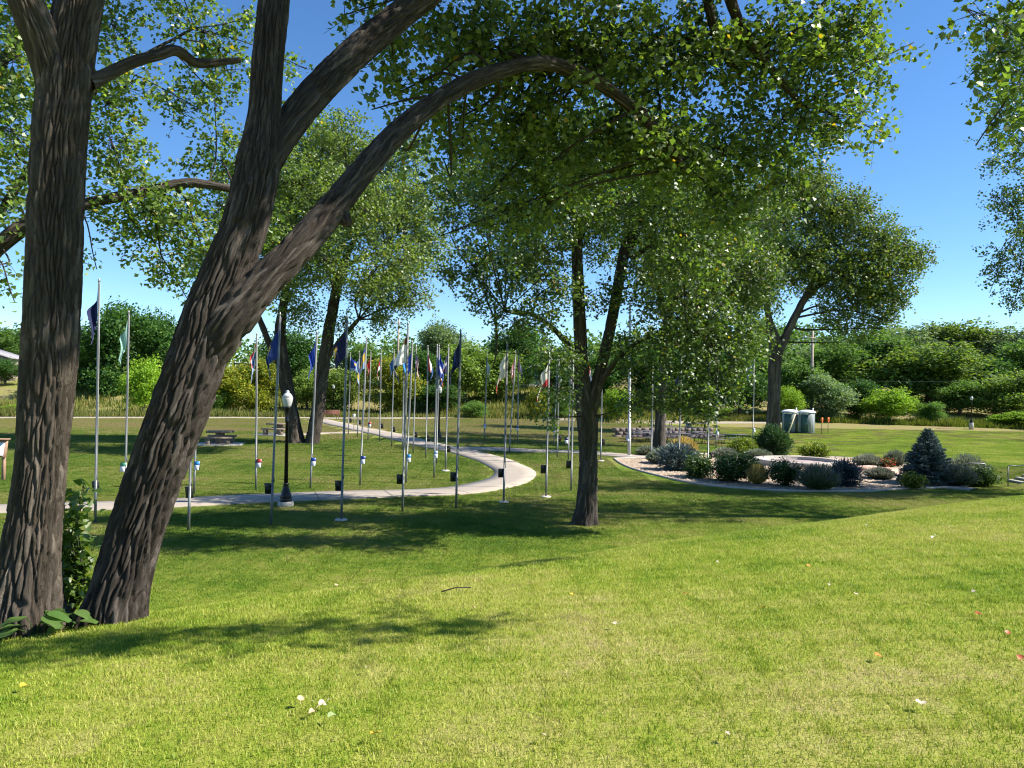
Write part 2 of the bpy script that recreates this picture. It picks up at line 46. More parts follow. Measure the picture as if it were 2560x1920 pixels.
FAR_TREES=[
(-98.6, 150, 2.9, 10.6, 9.4, 'mid', 'hazy mid green tree at the far left edge, above the tan house'),
(-77.7, 118, 0.87, 4.5, 5.5, 'dark', 'low dark green tree in front of the tan house at the left edge'),
(-58.8, 112, -0.29, 14.8, 9.6, 'dark', 'largest dark green tree, directly behind the pale green flag'),
(-52.9, 115, 0.32, 12.3, 7.8, 'dark', 'dark round-topped tree just left of the leaning trunk'),
(-63.3, 114, 0.11, 7.1, 5.3, 'dark', 'low dark green tree half hidden by the left trunk'),
(-46.4, 97, -2.49, 8.4, 4.8, 'lime', 'bright yellow-green bush behind the pale green flag pole'),
(-61.9, 96, -2.45, 1.4, 4.5, 'lime', 'low yellow-green bush at the left edge by the meadow'),
(-36.0, 98, -2.48, 7.4, 6.1, 'gold', 'golden green bush just right of the leaning trunk'),
(-32.6, 100, -2.19, 7.8, 5.5, 'gold', 'golden green bush behind the globe of the nearest lamp'),
(-37.0, 96, -2.45, 3.8, 4.5, 'mid', 'low fresh green bush at the foot of the golden bushes'),
(-33.9, 118, 0.89, 10.7, 8.6, 'dark', 'dark green tree seen between the twin trunks'),
(-27.4, 103, -1.74, 6.5, 4.8, 'olive', 'olive green bush right behind the twin trunks'),
(-23.4, 102, -1.84, 6.6, 5.8, 'olive', 'olive green bush behind the bench and lamp on the far path'),
(-23.8, 120, 1.26, 7.6, 6.9, 'mid', 'mid green tree behind the blue flag with the yellow sun'),
(-15.3, 101, -2.03, 8.2, 6.3, 'gold', 'golden green bush behind the white flag with navy band'),
(-11.1, 124, 1.85, 10.7, 7.7, 'grey', 'tall grey-green tree rising above the middle flags'),
(-13.7, 114, 0.11, 7.9, 6.5, 'dark', 'dark green tree behind the sky-blue flag'),
(-6.7, 110, -0.67, 10.0, 8.6, 'olive', 'broad olive green tree behind the navy flag in the middle'),
(-2.4, 112, -0.29, 8.4, 6.4, 'olive', 'olive green tree behind the white and red flag'),
(-10.5, 103, -1.71, 4.1, 8.0, 'dark', 'low dark green thicket under the middle flags'),
(0.5, 126, 2.06, 10.8, 9.8, 'dark', 'dark tree above the pale blue gabled house'),
(-4.9, 97, -2.5, 2.6, 3.8, 'mid', 'low leafy green bush on the meadow bank'),
(3.4, 100, -2.28, 4.7, 3.1, 'gold', 'small yellow bush in front of the pale blue house'),
(7.6, 114, -0.09, 9.0, 8.3, 'dark', 'dark green tree just right of the pale blue house'),
(6.4, 102, -2.01, 3.6, 4.8, 'mid', 'mid green bush behind the cream and red flag pole'),
(13.9, 101, -2.39, 4.6, 4.2, 'lime', 'yellow-green bush right of the middle trunk'),
(12.7, 112, -0.61, 7.8, 9.3, 'dark', 'dark green tree behind the middle trunk'),
(21.1, 113, -0.86, 8.8, 11.2, 'dark', 'dark green tree behind the stacked picnic tables'),
(28.4, 114, -1.1, 10.4, 11.3, 'dark', 'dark green tree behind the tall leaves left of the bright blue flag'),
(32.6, 110, -1.84, 8.7, 8.0, 'dark', 'dark green tree behind the bright blue flag'),
(41.4, 140, 2.18, 12.6, 13.1, 'mid', 'mid green tree above the bright blue flag'),
(38.2, 106, -2.35, 5.3, 3.9, 'lime', 'yellow-green bush behind the portable toilets'),
(44.8, 109, -2.17, 7.1, 6.5, 'grey', 'round grey-green bush right of the wooden utility pole'),
(42.1, 114, -1.6, 8.1, 7.1, 'mid', 'mid green bush left of the wooden utility pole'),
(50.8, 113, -1.76, 6.3, 5.9, 'dark', 'dark green bush between the grey-green bush and the yellow-green tree'),
(52.6, 107, -2.34, 5.6, 6.1, 'lime', 'spreading yellow-green tree at the edge of the lawn'),
(57.4, 106, -2.38, 3.6, 4.1, 'mid', 'small feathery green shrub left of the far lamp'),
(67.0, 124, -0.21, 11.1, 14.8, 'olive', 'broadest olive green tree on the right hillside'),
(54.0, 130, 0.71, 10.3, 10.8, 'mid', 'mid green tree behind the top of the utility pole'),
(64.3, 136, 1.61, 11.4, 10.6, 'mid', 'mid green tree left of the broadest olive tree'),
(50.9, 138, 1.89, 9.6, 10.1, 'grey', 'grey-green tree behind the fork of the right cottonwood'),
(78.1, 152, 4.02, 12.8, 13.4, 'grey', 'grey-green tree on the ridge, left of the ridge top'),
(88.8, 154, 4.3, 13.5, 14.4, 'olive', 'olive tree at the top of the right ridge'),
(95.1, 150, 3.7, 12.4, 13.3, 'grey', 'grey-green tree on the ridge near the right edge'),
(77.5, 128, 0.4, 8.6, 10.0, 'dark', 'dark green tree above the far lamp'),
(67.6, 116, -1.36, 5.4, 7.2, 'mid', 'mid green bush behind the far lamp'),
(73.7, 113, -1.76, 8.2, 8.8, 'olive', 'olive green tree at the right edge behind the bright low bush'),
(67.9, 104, -2.45, 2.4, 6.5, 'lime', 'bright yellow-green low bush at the right edge of the lawn'),
(87.5, 130, 0.68, 11.9, 8.8, 'mid', 'mid green tree cut by the right edge')]
SHRUBS=[
(8.39, 47.5, -2.37, 0.49, 1.24, 'silver', 'grey-green low mound beside the path end'),
(8.19, 42.8, -2.45, 0.73, 1.22, 'silver', 'grey-green shrub left of the blue spreading spruce'),
(8.64, 40.0, -2.5, 1.24, 1.87, 'bluejuniper', 'spreading blue-grey spruce shrub in the gravel bed'),
(10.69, 47.7, -2.4, 1.09, 1.49, 'tangrass', 'tan feathery ornamental grass behind the blue spreading spruce'),
(9.01, 36.75, -2.53, 1.07, 1.63, 'green', 'green shrub in front of the bed, right of the blue spreading spruce'),
(10.41, 35.65, -2.57, 1.35, 2.13, 'darkgreen', 'broadest dark green shrub at the front of the bed'),
(13.15, 47.2, -2.46, 0.59, 1.47, 'lavender', 'pale lavender mound behind the broad dark shrub'),
(14.57, 49.0, -2.45, 1.17, 1.91, 'yellowgreen', 'yellow-green shrub left of the round tall shrub'),
(17.0, 49.55, -2.51, 1.96, 2.27, 'pine', 'tall round dark green shrub before the right cottonwood'),
(15.34, 47.75, -2.48, 0.5, 1.49, 'silver', 'silver mound left of the concrete ring'),
(11.16, 34.85, -2.57, 0.85, 0.73, 'tangrass', 'yellowish grass tuft between the two dark shrubs'),
(12.2, 34.4, -2.57, 1.23, 1.52, 'darkgreen', 'dark green shrub in front of the concrete ring'),
(13.25, 33.15, -2.57, 1.08, 1.72, 'sage', 'purple-grey sage bush with wispy stems'),
(15.11, 34.85, -2.58, 1.15, 1.36, 'bluespruce_low', 'dark blue dwarf spruce at the right of the sage'),
(19.2, 48.65, -2.52, 0.94, 1.82, 'yellowgreen', 'yellow-green shrub behind the concrete ring'),
(20.71, 44.7, -2.58, 0.65, 1.51, 'lavender', 'grey lavender mound behind the pink paving'),
(18.26, 38.1, -2.59, 0.51, 1.35, 'lavender', 'grey lavender mound on the pink paving'),
(22.44, 44.9, -2.57, 0.88, 1.17, 'silver', 'silvery shrub touching the left of the blue spruce'),
(21.57, 44.35, -2.58, 0.5, 1.04, 'redflower', 'small shrub with red flowers by the pink paving'),
(17.99, 34.4, -2.58, 0.66, 1.11, 'yellowgreen', 'small yellow-green shrub at the foot of the blue spruce'),
(22.11, 37.35, -2.57, 1.3, 1.94, 'silver', 'tall silvery wispy bush right of the blue spruce'),
(21.94, 35.95, -2.57, 0.78, 1.68, 'green', 'dark green shrub below the left handrail'),
(20.68, 35.55, -2.58, 0.94, 1.48, 'sage', 'grey-green sage right beside the blue spruce')]
FALLEN=[
(-0.651, 3.85, -0.175, 'gold', 0.075, 'yellow and brown fallen leaf at the bottom, left of centre'),
(-1.053, 4.3, -0.213, 'pale', 0.08, 'pale fallen leaf in the small heap of dry leaves'),
(-1.167, 4.35, -0.222, 'tan', 0.07, 'tan fallen leaf at the left of the small heap'),
(-1.015, 4.3, -0.211, 'pale', 0.06, 'whitish fallen leaf at the right of the small heap'),
(-1.05, 4.2, -0.21, 'tan', 0.06, 'tan fallen leaf at the front of the small heap'),
(-0.954, 4.1, -0.201, 'green', 0.075, 'pale green fallen leaf at the right front of the small heap'),
(-0.887, 4.9, -0.228, 'pale', 0.06, 'whitish fallen leaf below the left shadow'),
(-0.302, 6.4, -0.259, 'tan', 0.06, 'pinkish tan fallen leaf by the tip of the shadow'),
(0.185, 3.75, -0.125, 'pale', 0.05, 'whitish fallen leaf at the bottom centre'),
(0.798, 5.7, -0.17, 'pale', 0.07, 'pale fallen leaf alone on the middle of the lawn'),
(1.044, 3.7, -0.076, 'pale', 0.06, 'pinkish white fallen leaf at the bottom, right of centre'),
(2.121, 3.95, -0.025, 'pale', 0.085, 'large cream fallen leaf at the lower right'),
(3.361, 5.55, -0.009, 'rust', 0.08, 'round rust-red fallen leaf on the right lawn'),
(2.261, 4.75, -0.046, 'orange', 0.07, 'orange fallen leaf below the pale lawn patch'),
(2.896, 7.5, -0.114, 'orange', 0.07, 'orange fallen leaf on the upper right lawn'),
(1.95, 5.95, -0.11, 'gold', 0.07, 'yellow fallen leaf on the centre right lawn'),
(2.77, 6.65, -0.086, 'pale', 0.06, 'small whitish fallen leaf above the lawn patch'),
(2.819, 6.25, -0.067, 'pale', 0.06, 'whitish fallen leaf standing on edge right of centre'),
(4.88, 8.85, -0.063, 'white', 0.09, 'bright white fallen leaf near the shade edge'),
(4.613, 10.0, -0.143, 'white', 0.08, 'white fallen leaf closest to the long shade'),
(3.7, 6.15, -0.009, 'pale', 0.06, 'pale fallen leaf just above the rust-red one'),
(2.122, 7.9, -0.179, 'pale', 0.05, 'tiny pale fallen leaf left of the orange one'),
(3.038, 4.55, 0.005, 'rust', 0.07, 'rust fallen leaf at the right edge'),
(3.27, 5.05, 0.002, 'rust', 0.06, 'small rust fallen leaf left of the right edge'),
(1.508, 6.55, -0.163, 'orange', 0.05, 'small orange fallen leaf on the centre lawn'),
(-3.038, 4.8, -0.341, 'gold', 0.07, 'yellow fallen leaf at the far left of the lawn'),
(0.558, 6.7, -0.225, 'gold', 0.05, 'yellowish fallen leaf near the crest in the centre'),
(-1.795, 8.0, -0.517, 'tan', 0.07, 'tan fallen leaf behind the crest near the leaning tree')]
# ---------------------------------------------------------------- helpers
def S(a, b, x):
    t = np.clip((x - a) / (b - a), 0, 1); return t * t * (3 - 2 * t)
def sp(x, k): return np.log1p(np.exp(np.clip(x * k, -40, 40))) / k
def ground(x,y):
    x=np.asarray(x,float); y=np.asarray(y,float)
    xc=np.clip(x,-30,30)
    zh=.055*xc-.036*np.clip(y,-40,60)
    s=(9+.5*xc-y)/1.118
    zs=zh-.34*sp(-s,1.6)
    zf=-2.6+.6*S(28,62,y)*(1-S(-5,28,x))
    zf=zf+S(22.5,28,x)*S(25,31,y)*(1-S(36,41,y))*1.8
    hill=(1-S(10,45,x)); 
    zf=zf+hill*(4.2*S(98,130,y)+.035*sp(y-130,.2))+(1-hill)*(.15*sp(y-108,.3)*(1-S(150,300,y))+6*S(150,300,y))
    zf=zf-.5*S(92,97,y)*(1-S(97,103,y))
    z=sp(zs-zf,3.0)+zf
    z=z+.025*np.sin(x*.9+1.3*np.sin(y*.37))*np.sin(y*.71+.5)*S(2,12,y)*(1-S(25,31,np.abs(x)))
    return z
def gz(x, y): return float(ground(x, y))
def empty(name, loc, rz=0):
    o = bpy.data.objects.new(name, None); C.objects.link(o); o.location = loc; o.rotation_euler = (0, 0, rz)
    o.empty_display_size = .2; return o
def tag(o, label=None, cat=None, group=None, kind=None):
    if label: o['label'] = label
    if cat: o['category'] = cat
    if group: o['group'] = group
    if kind: o['kind'] = kind
    return o
def mesh_np(name, V, quads=None, tris=None, mats=None, parent=None, smooth=False, attr=None, mi=None, vattr=None):
    """one mesh object from numpy arrays; parent's coordinates if parented"""
    V = np.asarray(V, np.float32).reshape(-1, 3)
    me = bpy.data.meshes.new(name)
    nq = 0 if quads is None else len(quads); nt = 0 if tris is None else len(tris)
    me.vertices.add(len(V)); me.vertices.foreach_set('co', V.ravel())
    loops = []; 
    if nq: loops.append(np.asarray(quads, np.int32).ravel())
    if nt: loops.append(np.asarray(tris, np.int32).ravel())
    L = np.concatenate(loops); me.loops.add(len(L)); me.loops.foreach_set('vertex_index', L)
    st = np.concatenate([np.arange(nq) * 4, nq * 4 + np.arange(nt) * 3]).astype(np.int32)
    me.polygons.add(nq + nt); me.polygons.foreach_set('loop_start', st)
    if mi is not None: me.polygons.foreach_set('material_index', np.asarray(mi, np.int32))
    if attr is not None:
        for k, (dom, a) in attr.items():
            at_ = me.attributes.new(k, 'FLOAT', dom); at_.data.foreach_set('value', np.asarray(a, np.float32))
    if vattr is not None:
        for k, a in vattr.items():
            at_ = me.attributes.new(k, 'FLOAT_VECTOR', 'POINT'); at_.data.foreach_set('vector', np.asarray(a, np.float32).ravel())
    me.update(calc_edges=True); me.validate()
    if smooth: me.polygons.foreach_set('use_smooth', np.ones(nq + nt, bool))
    for m in (mats if isinstance(mats, (list, tuple)) else [mats]):
        if m: me.materials.append(m)
    o = bpy.data.objects.new(name, me); C.objects.link(o)
    if parent: o.parent = parent
    return o
class MB:
    """collects boxes, prisms, tubes and lathes into one mesh"""
    def __init__(s): s.v = []; s.q = []; s.t = []; s.n = 0
    def add(s, V, Q=(), T=()):
        V = np.asarray(V, float).reshape(-1, 3)
        s.v.append(V)
        if len(Q): s.q.append(np.asarray(Q) + s.n)
        if len(T): s.t.append(np.asarray(T) + s.n)
        s.n += len(V); return s
    def box(s, c, d, rz=0, rx=0, ry=0, bev=0.0):
        x, y, z = [a / 2 for a in d]
        if bev <= 0: bev = min(x, y, z) * .08
        b = bev; M = Euler((rx, ry, rz)).to_matrix()
        V = []
        for zz, k in ((-z, b), (-z + b, 0), (z - b, 0), (z, b)):
            for px, py in ((-x + k, -y + k), (x - k, -y + k), (x - k, y - k), (-x + k, y - k)): V.append((px, py, zz))
        V = np.array(V) @ np.array(M).T + np.array(c)
        Q = [(3, 2, 1, 0), (12, 13, 14, 15)]
        for r in range(3):
            for i in range(4): j = (i + 1) % 4; Q.append((r * 4 + i, r * 4 + j, r * 4 + 4 + j, r * 4 + 4 + i))
        return s.add(V, Q)
    def tube(s, pts, rad, n=8, cap=True):
        V, Q = tube_np(np.asarray(pts, float), np.asarray(rad, float) if np.ndim(rad) else np.full(len(pts), float(rad)), n)
        T = []
        m = len(pts)
        if cap:
            V = np.concatenate([V, [pts[0]], [pts[-1]]])
            for i in range(n):
                T.append((m * n, (i + 1) % n, i)); T.append((m * n + 1, (m - 1) * n + i, (m - 1) * n + (i + 1) % n))
        return s.add(V, Q, T)
    def lathe(s, prof, c=(0, 0, 0), n=20, flute=None):
        V = []
        for i, (r, z) in enumerate(prof):
            for k in range(n):
                a = 2 * math.pi * k / n; rr = r * (1 + (flute[i] if flute else 0) * math.cos(n / 2 * a))
                V.append((c[0] + rr * math.cos(a), c[1] + rr * math.sin(a), c[2] + z))
        Q = [(i * n + k, i * n + (k + 1) % n, (i + 1) * n + (k + 1) % n, (i + 1) * n + k) for i in range(len(prof) - 1) for k in range(n)]
        T = []
        b = len(V); V.append((c[0], c[1], c[2] + prof[0][1])); V.append((c[0], c[1], c[2] + prof[-1][1])); e = (len(prof) - 1) * n
        for k in range(n): T.append((b, (k + 1) % n, k)); T.append((b + 1, e + k, e + (k + 1) % n))
        return s.add(V, Q, T)
    def build(s, name, mat, parent=None, smooth=False):
        return mesh_np(name, np.concatenate(s.v), np.concatenate(s.q) if s.q else None, np.concatenate(s.t) if s.t else None, mat, parent, smooth)
def tube_np(P, Rr, n):
    T = np.gradient(P, axis=0); T /= np.linalg.norm(T, axis=1)[:, None] + 1e-9
    ref = np.array([0, 1, 0.]) if abs(T[0][1]) < .9 else np.array([1, 0, 0.])
    U = np.cross(T[0], ref); U /= np.linalg.norm(U); Us = []
    for t in T:
        U = U - t * np.dot(U, t); U /= np.linalg.norm(U) + 1e-9; Us.append(U)
    Us = np.array(Us); W = np.cross(T, Us)
    a = np.arange(n) * 2 * np.pi / n
    V = P[:, None] + Rr[:, None, None] * (np.cos(a)[None, :, None] * Us[:, None] + np.sin(a)[None, :, None] * W[:, None])
    m = len(P); i = np.arange(m - 1)[:, None] * n; k = np.arange(n)[None]; k2 = (k + 1) % n
    Q = np.stack([i + k, i + k2, i + n + k2, i + n + k], -1).reshape(-1, 4)
    return V.reshape(-1, 3), Q
def catmull(P, step):
    P = np.asarray(P, float); A = np.concatenate([[2 * P[0] - P[1]], P, [2 * P[-1] - P[-2]]]); out = []
    for i in range(1, len(A) - 2):
        L = np.linalg.norm(A[i + 1][:3] - A[i][:3]); n = max(2, int(L / step)); t = np.linspace(0, 1, n, endpoint=False)[:, None]
        p0, p1, p2, p3 = A[i - 1], A[i], A[i + 1], A[i + 2]
        out.append(.5 * (2 * p1 + (p2 - p0) * t + (2 * p0 - 5 * p1 + 4 * p2 - p3) * t ** 2 + (3 * p1 - p0 - 3 * p2 + p3) * t ** 3))
    out.append(A[-2][None]); return np.concatenate(out)
_perm = np.random.default_rng(3).permutation(256); _perm = np.concatenate([_perm, _perm, _perm])
_grad = np.random.default_rng(4).normal(size=(256, 3)); _grad /= np.linalg.norm(_grad, axis=1)[:, None]
def perlin(P):
    P = np.asarray(P, float); I = np.floor(P).astype(int); f = P - I; I &= 255; w = f * f * f * (f * (f * 6 - 15) + 10); r = 0
    for dx in (0, 1):
        for dy in (0, 1):
            for dz in (0, 1):
                h = _perm[_perm[_perm[I[:, 0] + dx] + I[:, 1] + dy] + I[:, 2] + dz]
                g = (_grad[h] * (f - [dx, dy, dz])).sum(1)
                r = r + g * (w[:, 0] if dx else 1 - w[:, 0]) * (w[:, 1] if dy else 1 - w[:, 1]) * (w[:, 2] if dz else 1 - w[:, 2])
    return r * 1.6
# ---------------------------------------------------------------- materials
MATS = {}
def nodes_of(name):
    m = bpy.data.materials.new(name); m.use_nodes = True; nt = m.node_tree; b = nt.nodes['Principled BSDF']; return m, nt, b
def noise(nt, scale, detail=3, rough=.6, vec=None, stretch=None, dist=0):
    g = nt.nodes.new('ShaderNodeNewGeometry') if vec is None else None
    src = g.outputs['Position'] if vec is None else vec
    if stretch:
        mp = nt.nodes.new('ShaderNodeMapping'); mp.inputs['Scale'].default_value = stretch; nt.links.new(src, mp.inputs[0]); src = mp.outputs[0]
    n = nt.nodes.new('ShaderNodeTexNoise'); n.inputs['Scale'].default_value = scale; n.inputs['Detail'].default_value = detail
    n.inputs['Roughness'].default_value = rough; n.inputs['Distortion'].default_value = dist
    nt.links.new(src, n.inputs['Vector']); return n.outputs['Fac']
def ramp(nt, fac, stops):
    r = nt.nodes.new('ShaderNodeValToRGB'); e = r.color_ramp.elements
    while len(e) < len(stops): e.new(.5)
    for i, (p, c) in enumerate(stops): e[i].position = p; e[i].color = tuple(c) + (1,)
    nt.links.new(fac, r.inputs[0]); return r.outputs[0]
def mix(nt, fac, a, b, mode='MIX'):
    m = nt.nodes.new('ShaderNodeMix'); m.data_type = 'RGBA'; m.blend_type = mode
    for s, v in ((m.inputs[0], fac), (m.inputs[6], a), (m.inputs[7], b)):
        if hasattr(v, 'is_output'): nt.links.new(v, s)
        elif isinstance(v, (tuple, list)): s.default_value = tuple(v) + (1,) if len(v) == 3 else v
        else: s.default_value = v
    return m.outputs[2]
def bump(nt, b, h, strength=.3, dist=.02):
    n = nt.nodes.new('ShaderNodeBump'); n.inputs['Strength'].default_value = strength; n.inputs['Distance'].default_value = dist
    nt.links.new(h, n.inputs['Height']); nt.links.new(n.outputs[0], b.inputs['Normal'])
def mat(name, col, rough=.6, metal=0, var=.18, scale=6, bmp=0.0, bscale=60, spec=None, emit=None):
    if name in MATS: return MATS[name]
    m, nt, b = nodes_of(name)
    lo = tuple(max(0, c * (1 - var)) for c in col); hi = tuple(min(1, c * (1 + var)) for c in col)
    nt.links.new(ramp(nt, noise(nt, scale, 5), [(.3, lo), (.7, hi)]), b.inputs['Base Color'])
    b.inputs['Roughness'].default_value = rough; b.inputs['Metallic'].default_value = metal
    if spec is not None: b.inputs['Specular IOR Level'].default_value = spec
    if bmp: bump(nt, b, noise(nt, bscale, 4), bmp, .01)
    MATS[name] = m; return m
def leaf_mat(name, stops, rough=.38, trans=.35, spec=.5, tcol=None, patch=None):
    """leaves: colour from each leaf's own random value, part of the light passes through"""
    if name in MATS: return MATS[name]
    m, nt, b = nodes_of(name)
    a = nt.nodes.new('ShaderNodeAttribute'); a.attribute_name = 'rnd'
    col = ramp(nt, a.outputs['Fac'], stops)
    oi = nt.nodes.new('ShaderNodeObjectInfo')
    hs = nt.nodes.new('ShaderNodeHueSaturation'); nt.links.new(col, hs.inputs['Color'])
    mr = nt.nodes.new('ShaderNodeMapRange'); mr.inputs[3].default_value = .82; mr.inputs[4].default_value = 1.18
    nt.links.new(oi.outputs['Random'], mr.inputs[0]); nt.links.new(mr.outputs[0], hs.inputs['Value']); col = hs.outputs[0]
    nt.links.new(col, b.inputs['Base Color']); b.inputs['Roughness'].default_value = rough; b.inputs['Specular IOR Level'].default_value = spec
    t = nt.nodes.new('ShaderNodeBsdfTranslucent')
    tc = mix(nt, 1.0, col, tcol or (1.9, 2.0, .8), 'MULTIPLY'); nt.links.new(tc, t.inputs[0])
    ms = nt.nodes.new('ShaderNodeMixShader'); ms.inputs[0].default_value = trans
    nt.links.new(b.outputs[0], ms.inputs[1]); nt.links.new(t.outputs[0], ms.inputs[2])
    nt.links.new(ms.outputs[0], nt.nodes['Material Output'].inputs[0]); MATS[name] = m; return m
def bark_mat(name, a, b_, c):
    """bark: each plate has its own tone; grain runs along the limb"""
    m, nt, b = nodes_of(name)
    at_ = nt.nodes.new('ShaderNodeAttribute'); at_.attribute_name = 'bk'; co = at_.outputs['Vector']; pl = nt.nodes.new('ShaderNodeAttribute'); pl.attribute_name = 'plate'
    f = noise(nt, 30, 6, .75, co, (1, 1, .12), .3); big = noise(nt, 2.0, 3, .5, co, (1, 1, .5))
    col = ramp(nt, f, [(.28, a), (.5, b_), (.74, c)]); tone = ramp(nt, pl.outputs['Fac'], [(0, (.65, .63, .6)), (.55, (1, 1, 1)), (.8, (1.3, 1.3, 1.32)), (1, (1.9, 1.93, 1.98))])
    col = mix(nt, 1.0, col, tone, 'MULTIPLY'); col = mix(nt, ramp(nt, big, [(.45, (0, 0, 0)), (.7, (.45, .45, .45))]), col, tuple(x * .8 for x in b_))
    nt.links.new(col, b.inputs['Base Color']); b.inputs['Roughness'].default_value = .92; b.inputs['Specular IOR Level'].default_value = .15
    fine = noise(nt, 80, 6, .8, co, (1, 1, .16), .2); bump(nt, b, fine, 1.0, .03); MATS[name] = m; return m
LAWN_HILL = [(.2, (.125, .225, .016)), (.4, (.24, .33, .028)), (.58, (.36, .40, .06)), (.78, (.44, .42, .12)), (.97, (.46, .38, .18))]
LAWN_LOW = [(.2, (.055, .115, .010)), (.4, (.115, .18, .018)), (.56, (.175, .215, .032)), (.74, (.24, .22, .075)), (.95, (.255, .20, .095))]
def lawn_colour(nt, rnd=None, dry=None, low=0.0):
    """the lawn's colour by place: pale dry turf on the rise, olive turf on the low ground that also deepens its shade, straw patches"""
    def ma(a, k, c):
        n = nt.nodes.new('ShaderNodeMath'); n.operation = 'MULTIPLY_ADD'; nt.links.new(a, n.inputs[0]); n.inputs[1].default_value = k
        if hasattr(c, 'is_output'): nt.links.new(c, n.inputs[2])
        else: n.inputs[2].default_value = c
        return n.outputs[0]
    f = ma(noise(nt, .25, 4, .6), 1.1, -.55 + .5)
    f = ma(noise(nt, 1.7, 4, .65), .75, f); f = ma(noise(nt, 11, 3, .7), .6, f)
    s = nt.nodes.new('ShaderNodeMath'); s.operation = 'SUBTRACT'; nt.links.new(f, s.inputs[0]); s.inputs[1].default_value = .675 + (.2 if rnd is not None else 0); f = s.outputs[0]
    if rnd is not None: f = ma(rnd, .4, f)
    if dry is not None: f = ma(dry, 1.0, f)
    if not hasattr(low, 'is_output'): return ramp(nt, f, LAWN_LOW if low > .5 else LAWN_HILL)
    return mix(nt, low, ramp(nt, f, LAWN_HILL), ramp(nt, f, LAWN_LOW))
# ---------------------------------------------------------------- ground
def build_ground():
    xs = np.concatenate([-np.geomspace(900, 34, 26), np.linspace(-32, 32, 150), np.geomspace(34, 900, 26)])
    ys = np.concatenate([np.linspace(-14, 2, 14, endpoint=False), np.linspace(2, 24, 120, endpoint=False), np.linspace(24, 110, 110, endpoint=False), np.geomspace(110, 1600, 45)])
    X, Y = np.meshgrid(xs, ys); Z = ground(X, Y); V = np.stack([X, Y, Z], -1).reshape(-1, 3)
    nx = len(xs); i = np.arange(len(ys) - 1)[:, None] * nx + np.arange(nx - 1)[None]
    Q = np.stack([i, i + 1, i + nx + 1, i + nx], -1).reshape(-1, 4)
    x, y = V[:, 0], V[:, 1]
    dry = .26 * S(50, 62, y) * (1 - S(90, 96, y)) * (1 - S(5, 40, x)) + .10 * S(66, 80, y) * S(5, 40, x) - .10 * S(33, 44, y) * (1 - S(60, 72, y)) * S(10, 20, x) \
        + .24 * S(92, 96, y) + .06 * (1 - S(6, 11, y)) + .3 * np.exp(-((x + 3.75) ** 2 / .5 + (y - 6.6) ** 2 / .12)) + .12 * np.exp(-((x - 2.4) ** 2 + (y - 24) ** 2) / 1.5) + .10 * (1 - S(.5, 5.5, np.hypot(x - 1.9, (y - 4.2) * 1.1))) - .05 * S(9, 14, y) * (1 - S(24, 30, y))
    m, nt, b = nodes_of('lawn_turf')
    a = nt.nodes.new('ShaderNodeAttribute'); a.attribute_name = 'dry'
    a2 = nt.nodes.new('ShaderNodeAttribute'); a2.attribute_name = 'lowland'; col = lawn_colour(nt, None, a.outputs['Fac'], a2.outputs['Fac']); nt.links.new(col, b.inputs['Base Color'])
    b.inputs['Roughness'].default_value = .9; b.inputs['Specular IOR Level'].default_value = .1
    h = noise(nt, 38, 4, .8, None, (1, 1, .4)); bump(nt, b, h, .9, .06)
    o = mesh_np('lawn', V, Q, None, m, None, True, {'dry': ('POINT', dry), 'lowland': ('POINT', S(3, 16, -(9 + .5 * np.clip(x, -30, 30) - y)) * (1 - .5 * S(12, 22, x) * S(36, 44, y) * (1 - S(75, 95, y))))}); tag(o, kind='structure'); return o  # olive starts close behind the crest, putting some of its shade into the colour
build_ground()
def strip(name, pts, half, lift, matl, step=.5, closed=False, thick=.12):
    P = catmull(np.array(pts, float), step); T = np.gradient(P, axis=0); T /= np.linalg.norm(T, axis=1)[:, None]
    N = np.stack([T[:, 1], -T[:, 0]], 1); hw = half if np.ndim(half) else np.full(len(P), half)
    rows = []
    for k, (off, dz) in enumerate(((-1, -thick), (-1, 0), (-.33, 0), (.33, 0), (1, 0), (1, -thick))):
        q = P + N * (off * hw)[:, None]; rows.append(np.stack([q[:, 0], q[:, 1], ground(q[:, 0], q[:, 1]) + lift + dz], -1))
    V = np.stack(rows, 1); n = len(P); i = np.arange(n - 1)[:, None] * 6 + np.arange(5)[None]
    Q = np.stack([i, i + 6, i + 7, i + 1], -1).reshape(-1, 4)[:, ::-1]
    return tag(mesh_np(name, V, Q, None, matl, None, False), kind='structure'), P
m, nt, b = nodes_of('path_concrete')
cc = ramp(nt, noise(nt, 1.3, 5, .65), [(.3, (.27, .225, .175)), (.7, (.37, .315, .25))]); cc = mix(nt, .5, cc, ramp(nt, noise(nt, 45, 4, .7), [(.3, (.25, .21, .17)), (.7, (.40, .34, .275))]))
nt.links.new(cc, b.inputs['Base Color']); b.inputs['Roughness'].default_value = .85; bump(nt, b, noise(nt, 120, 3), .3, .01); MATS['path_concrete'] = m
path_o, PMAIN = strip('path', PATH_MAIN, 1.0, .035, m)
pr, PR = strip('path', PATH_RIGHT, .85, .042, m); ps, PS = strip('path', PATH_SMALL, .45, .03, m); pf, PF = strip('path', PATH_FAR, .9, .045, m, 1.5)
tag(path_o, 'pale concrete path curving back among the flagpoles'); tag(pr, 'concrete path branching right to the planting bed')
tag(ps, 'narrow path to the stone picnic tables'); tag(pf, 'thin pale path along the far edge of the lawn')
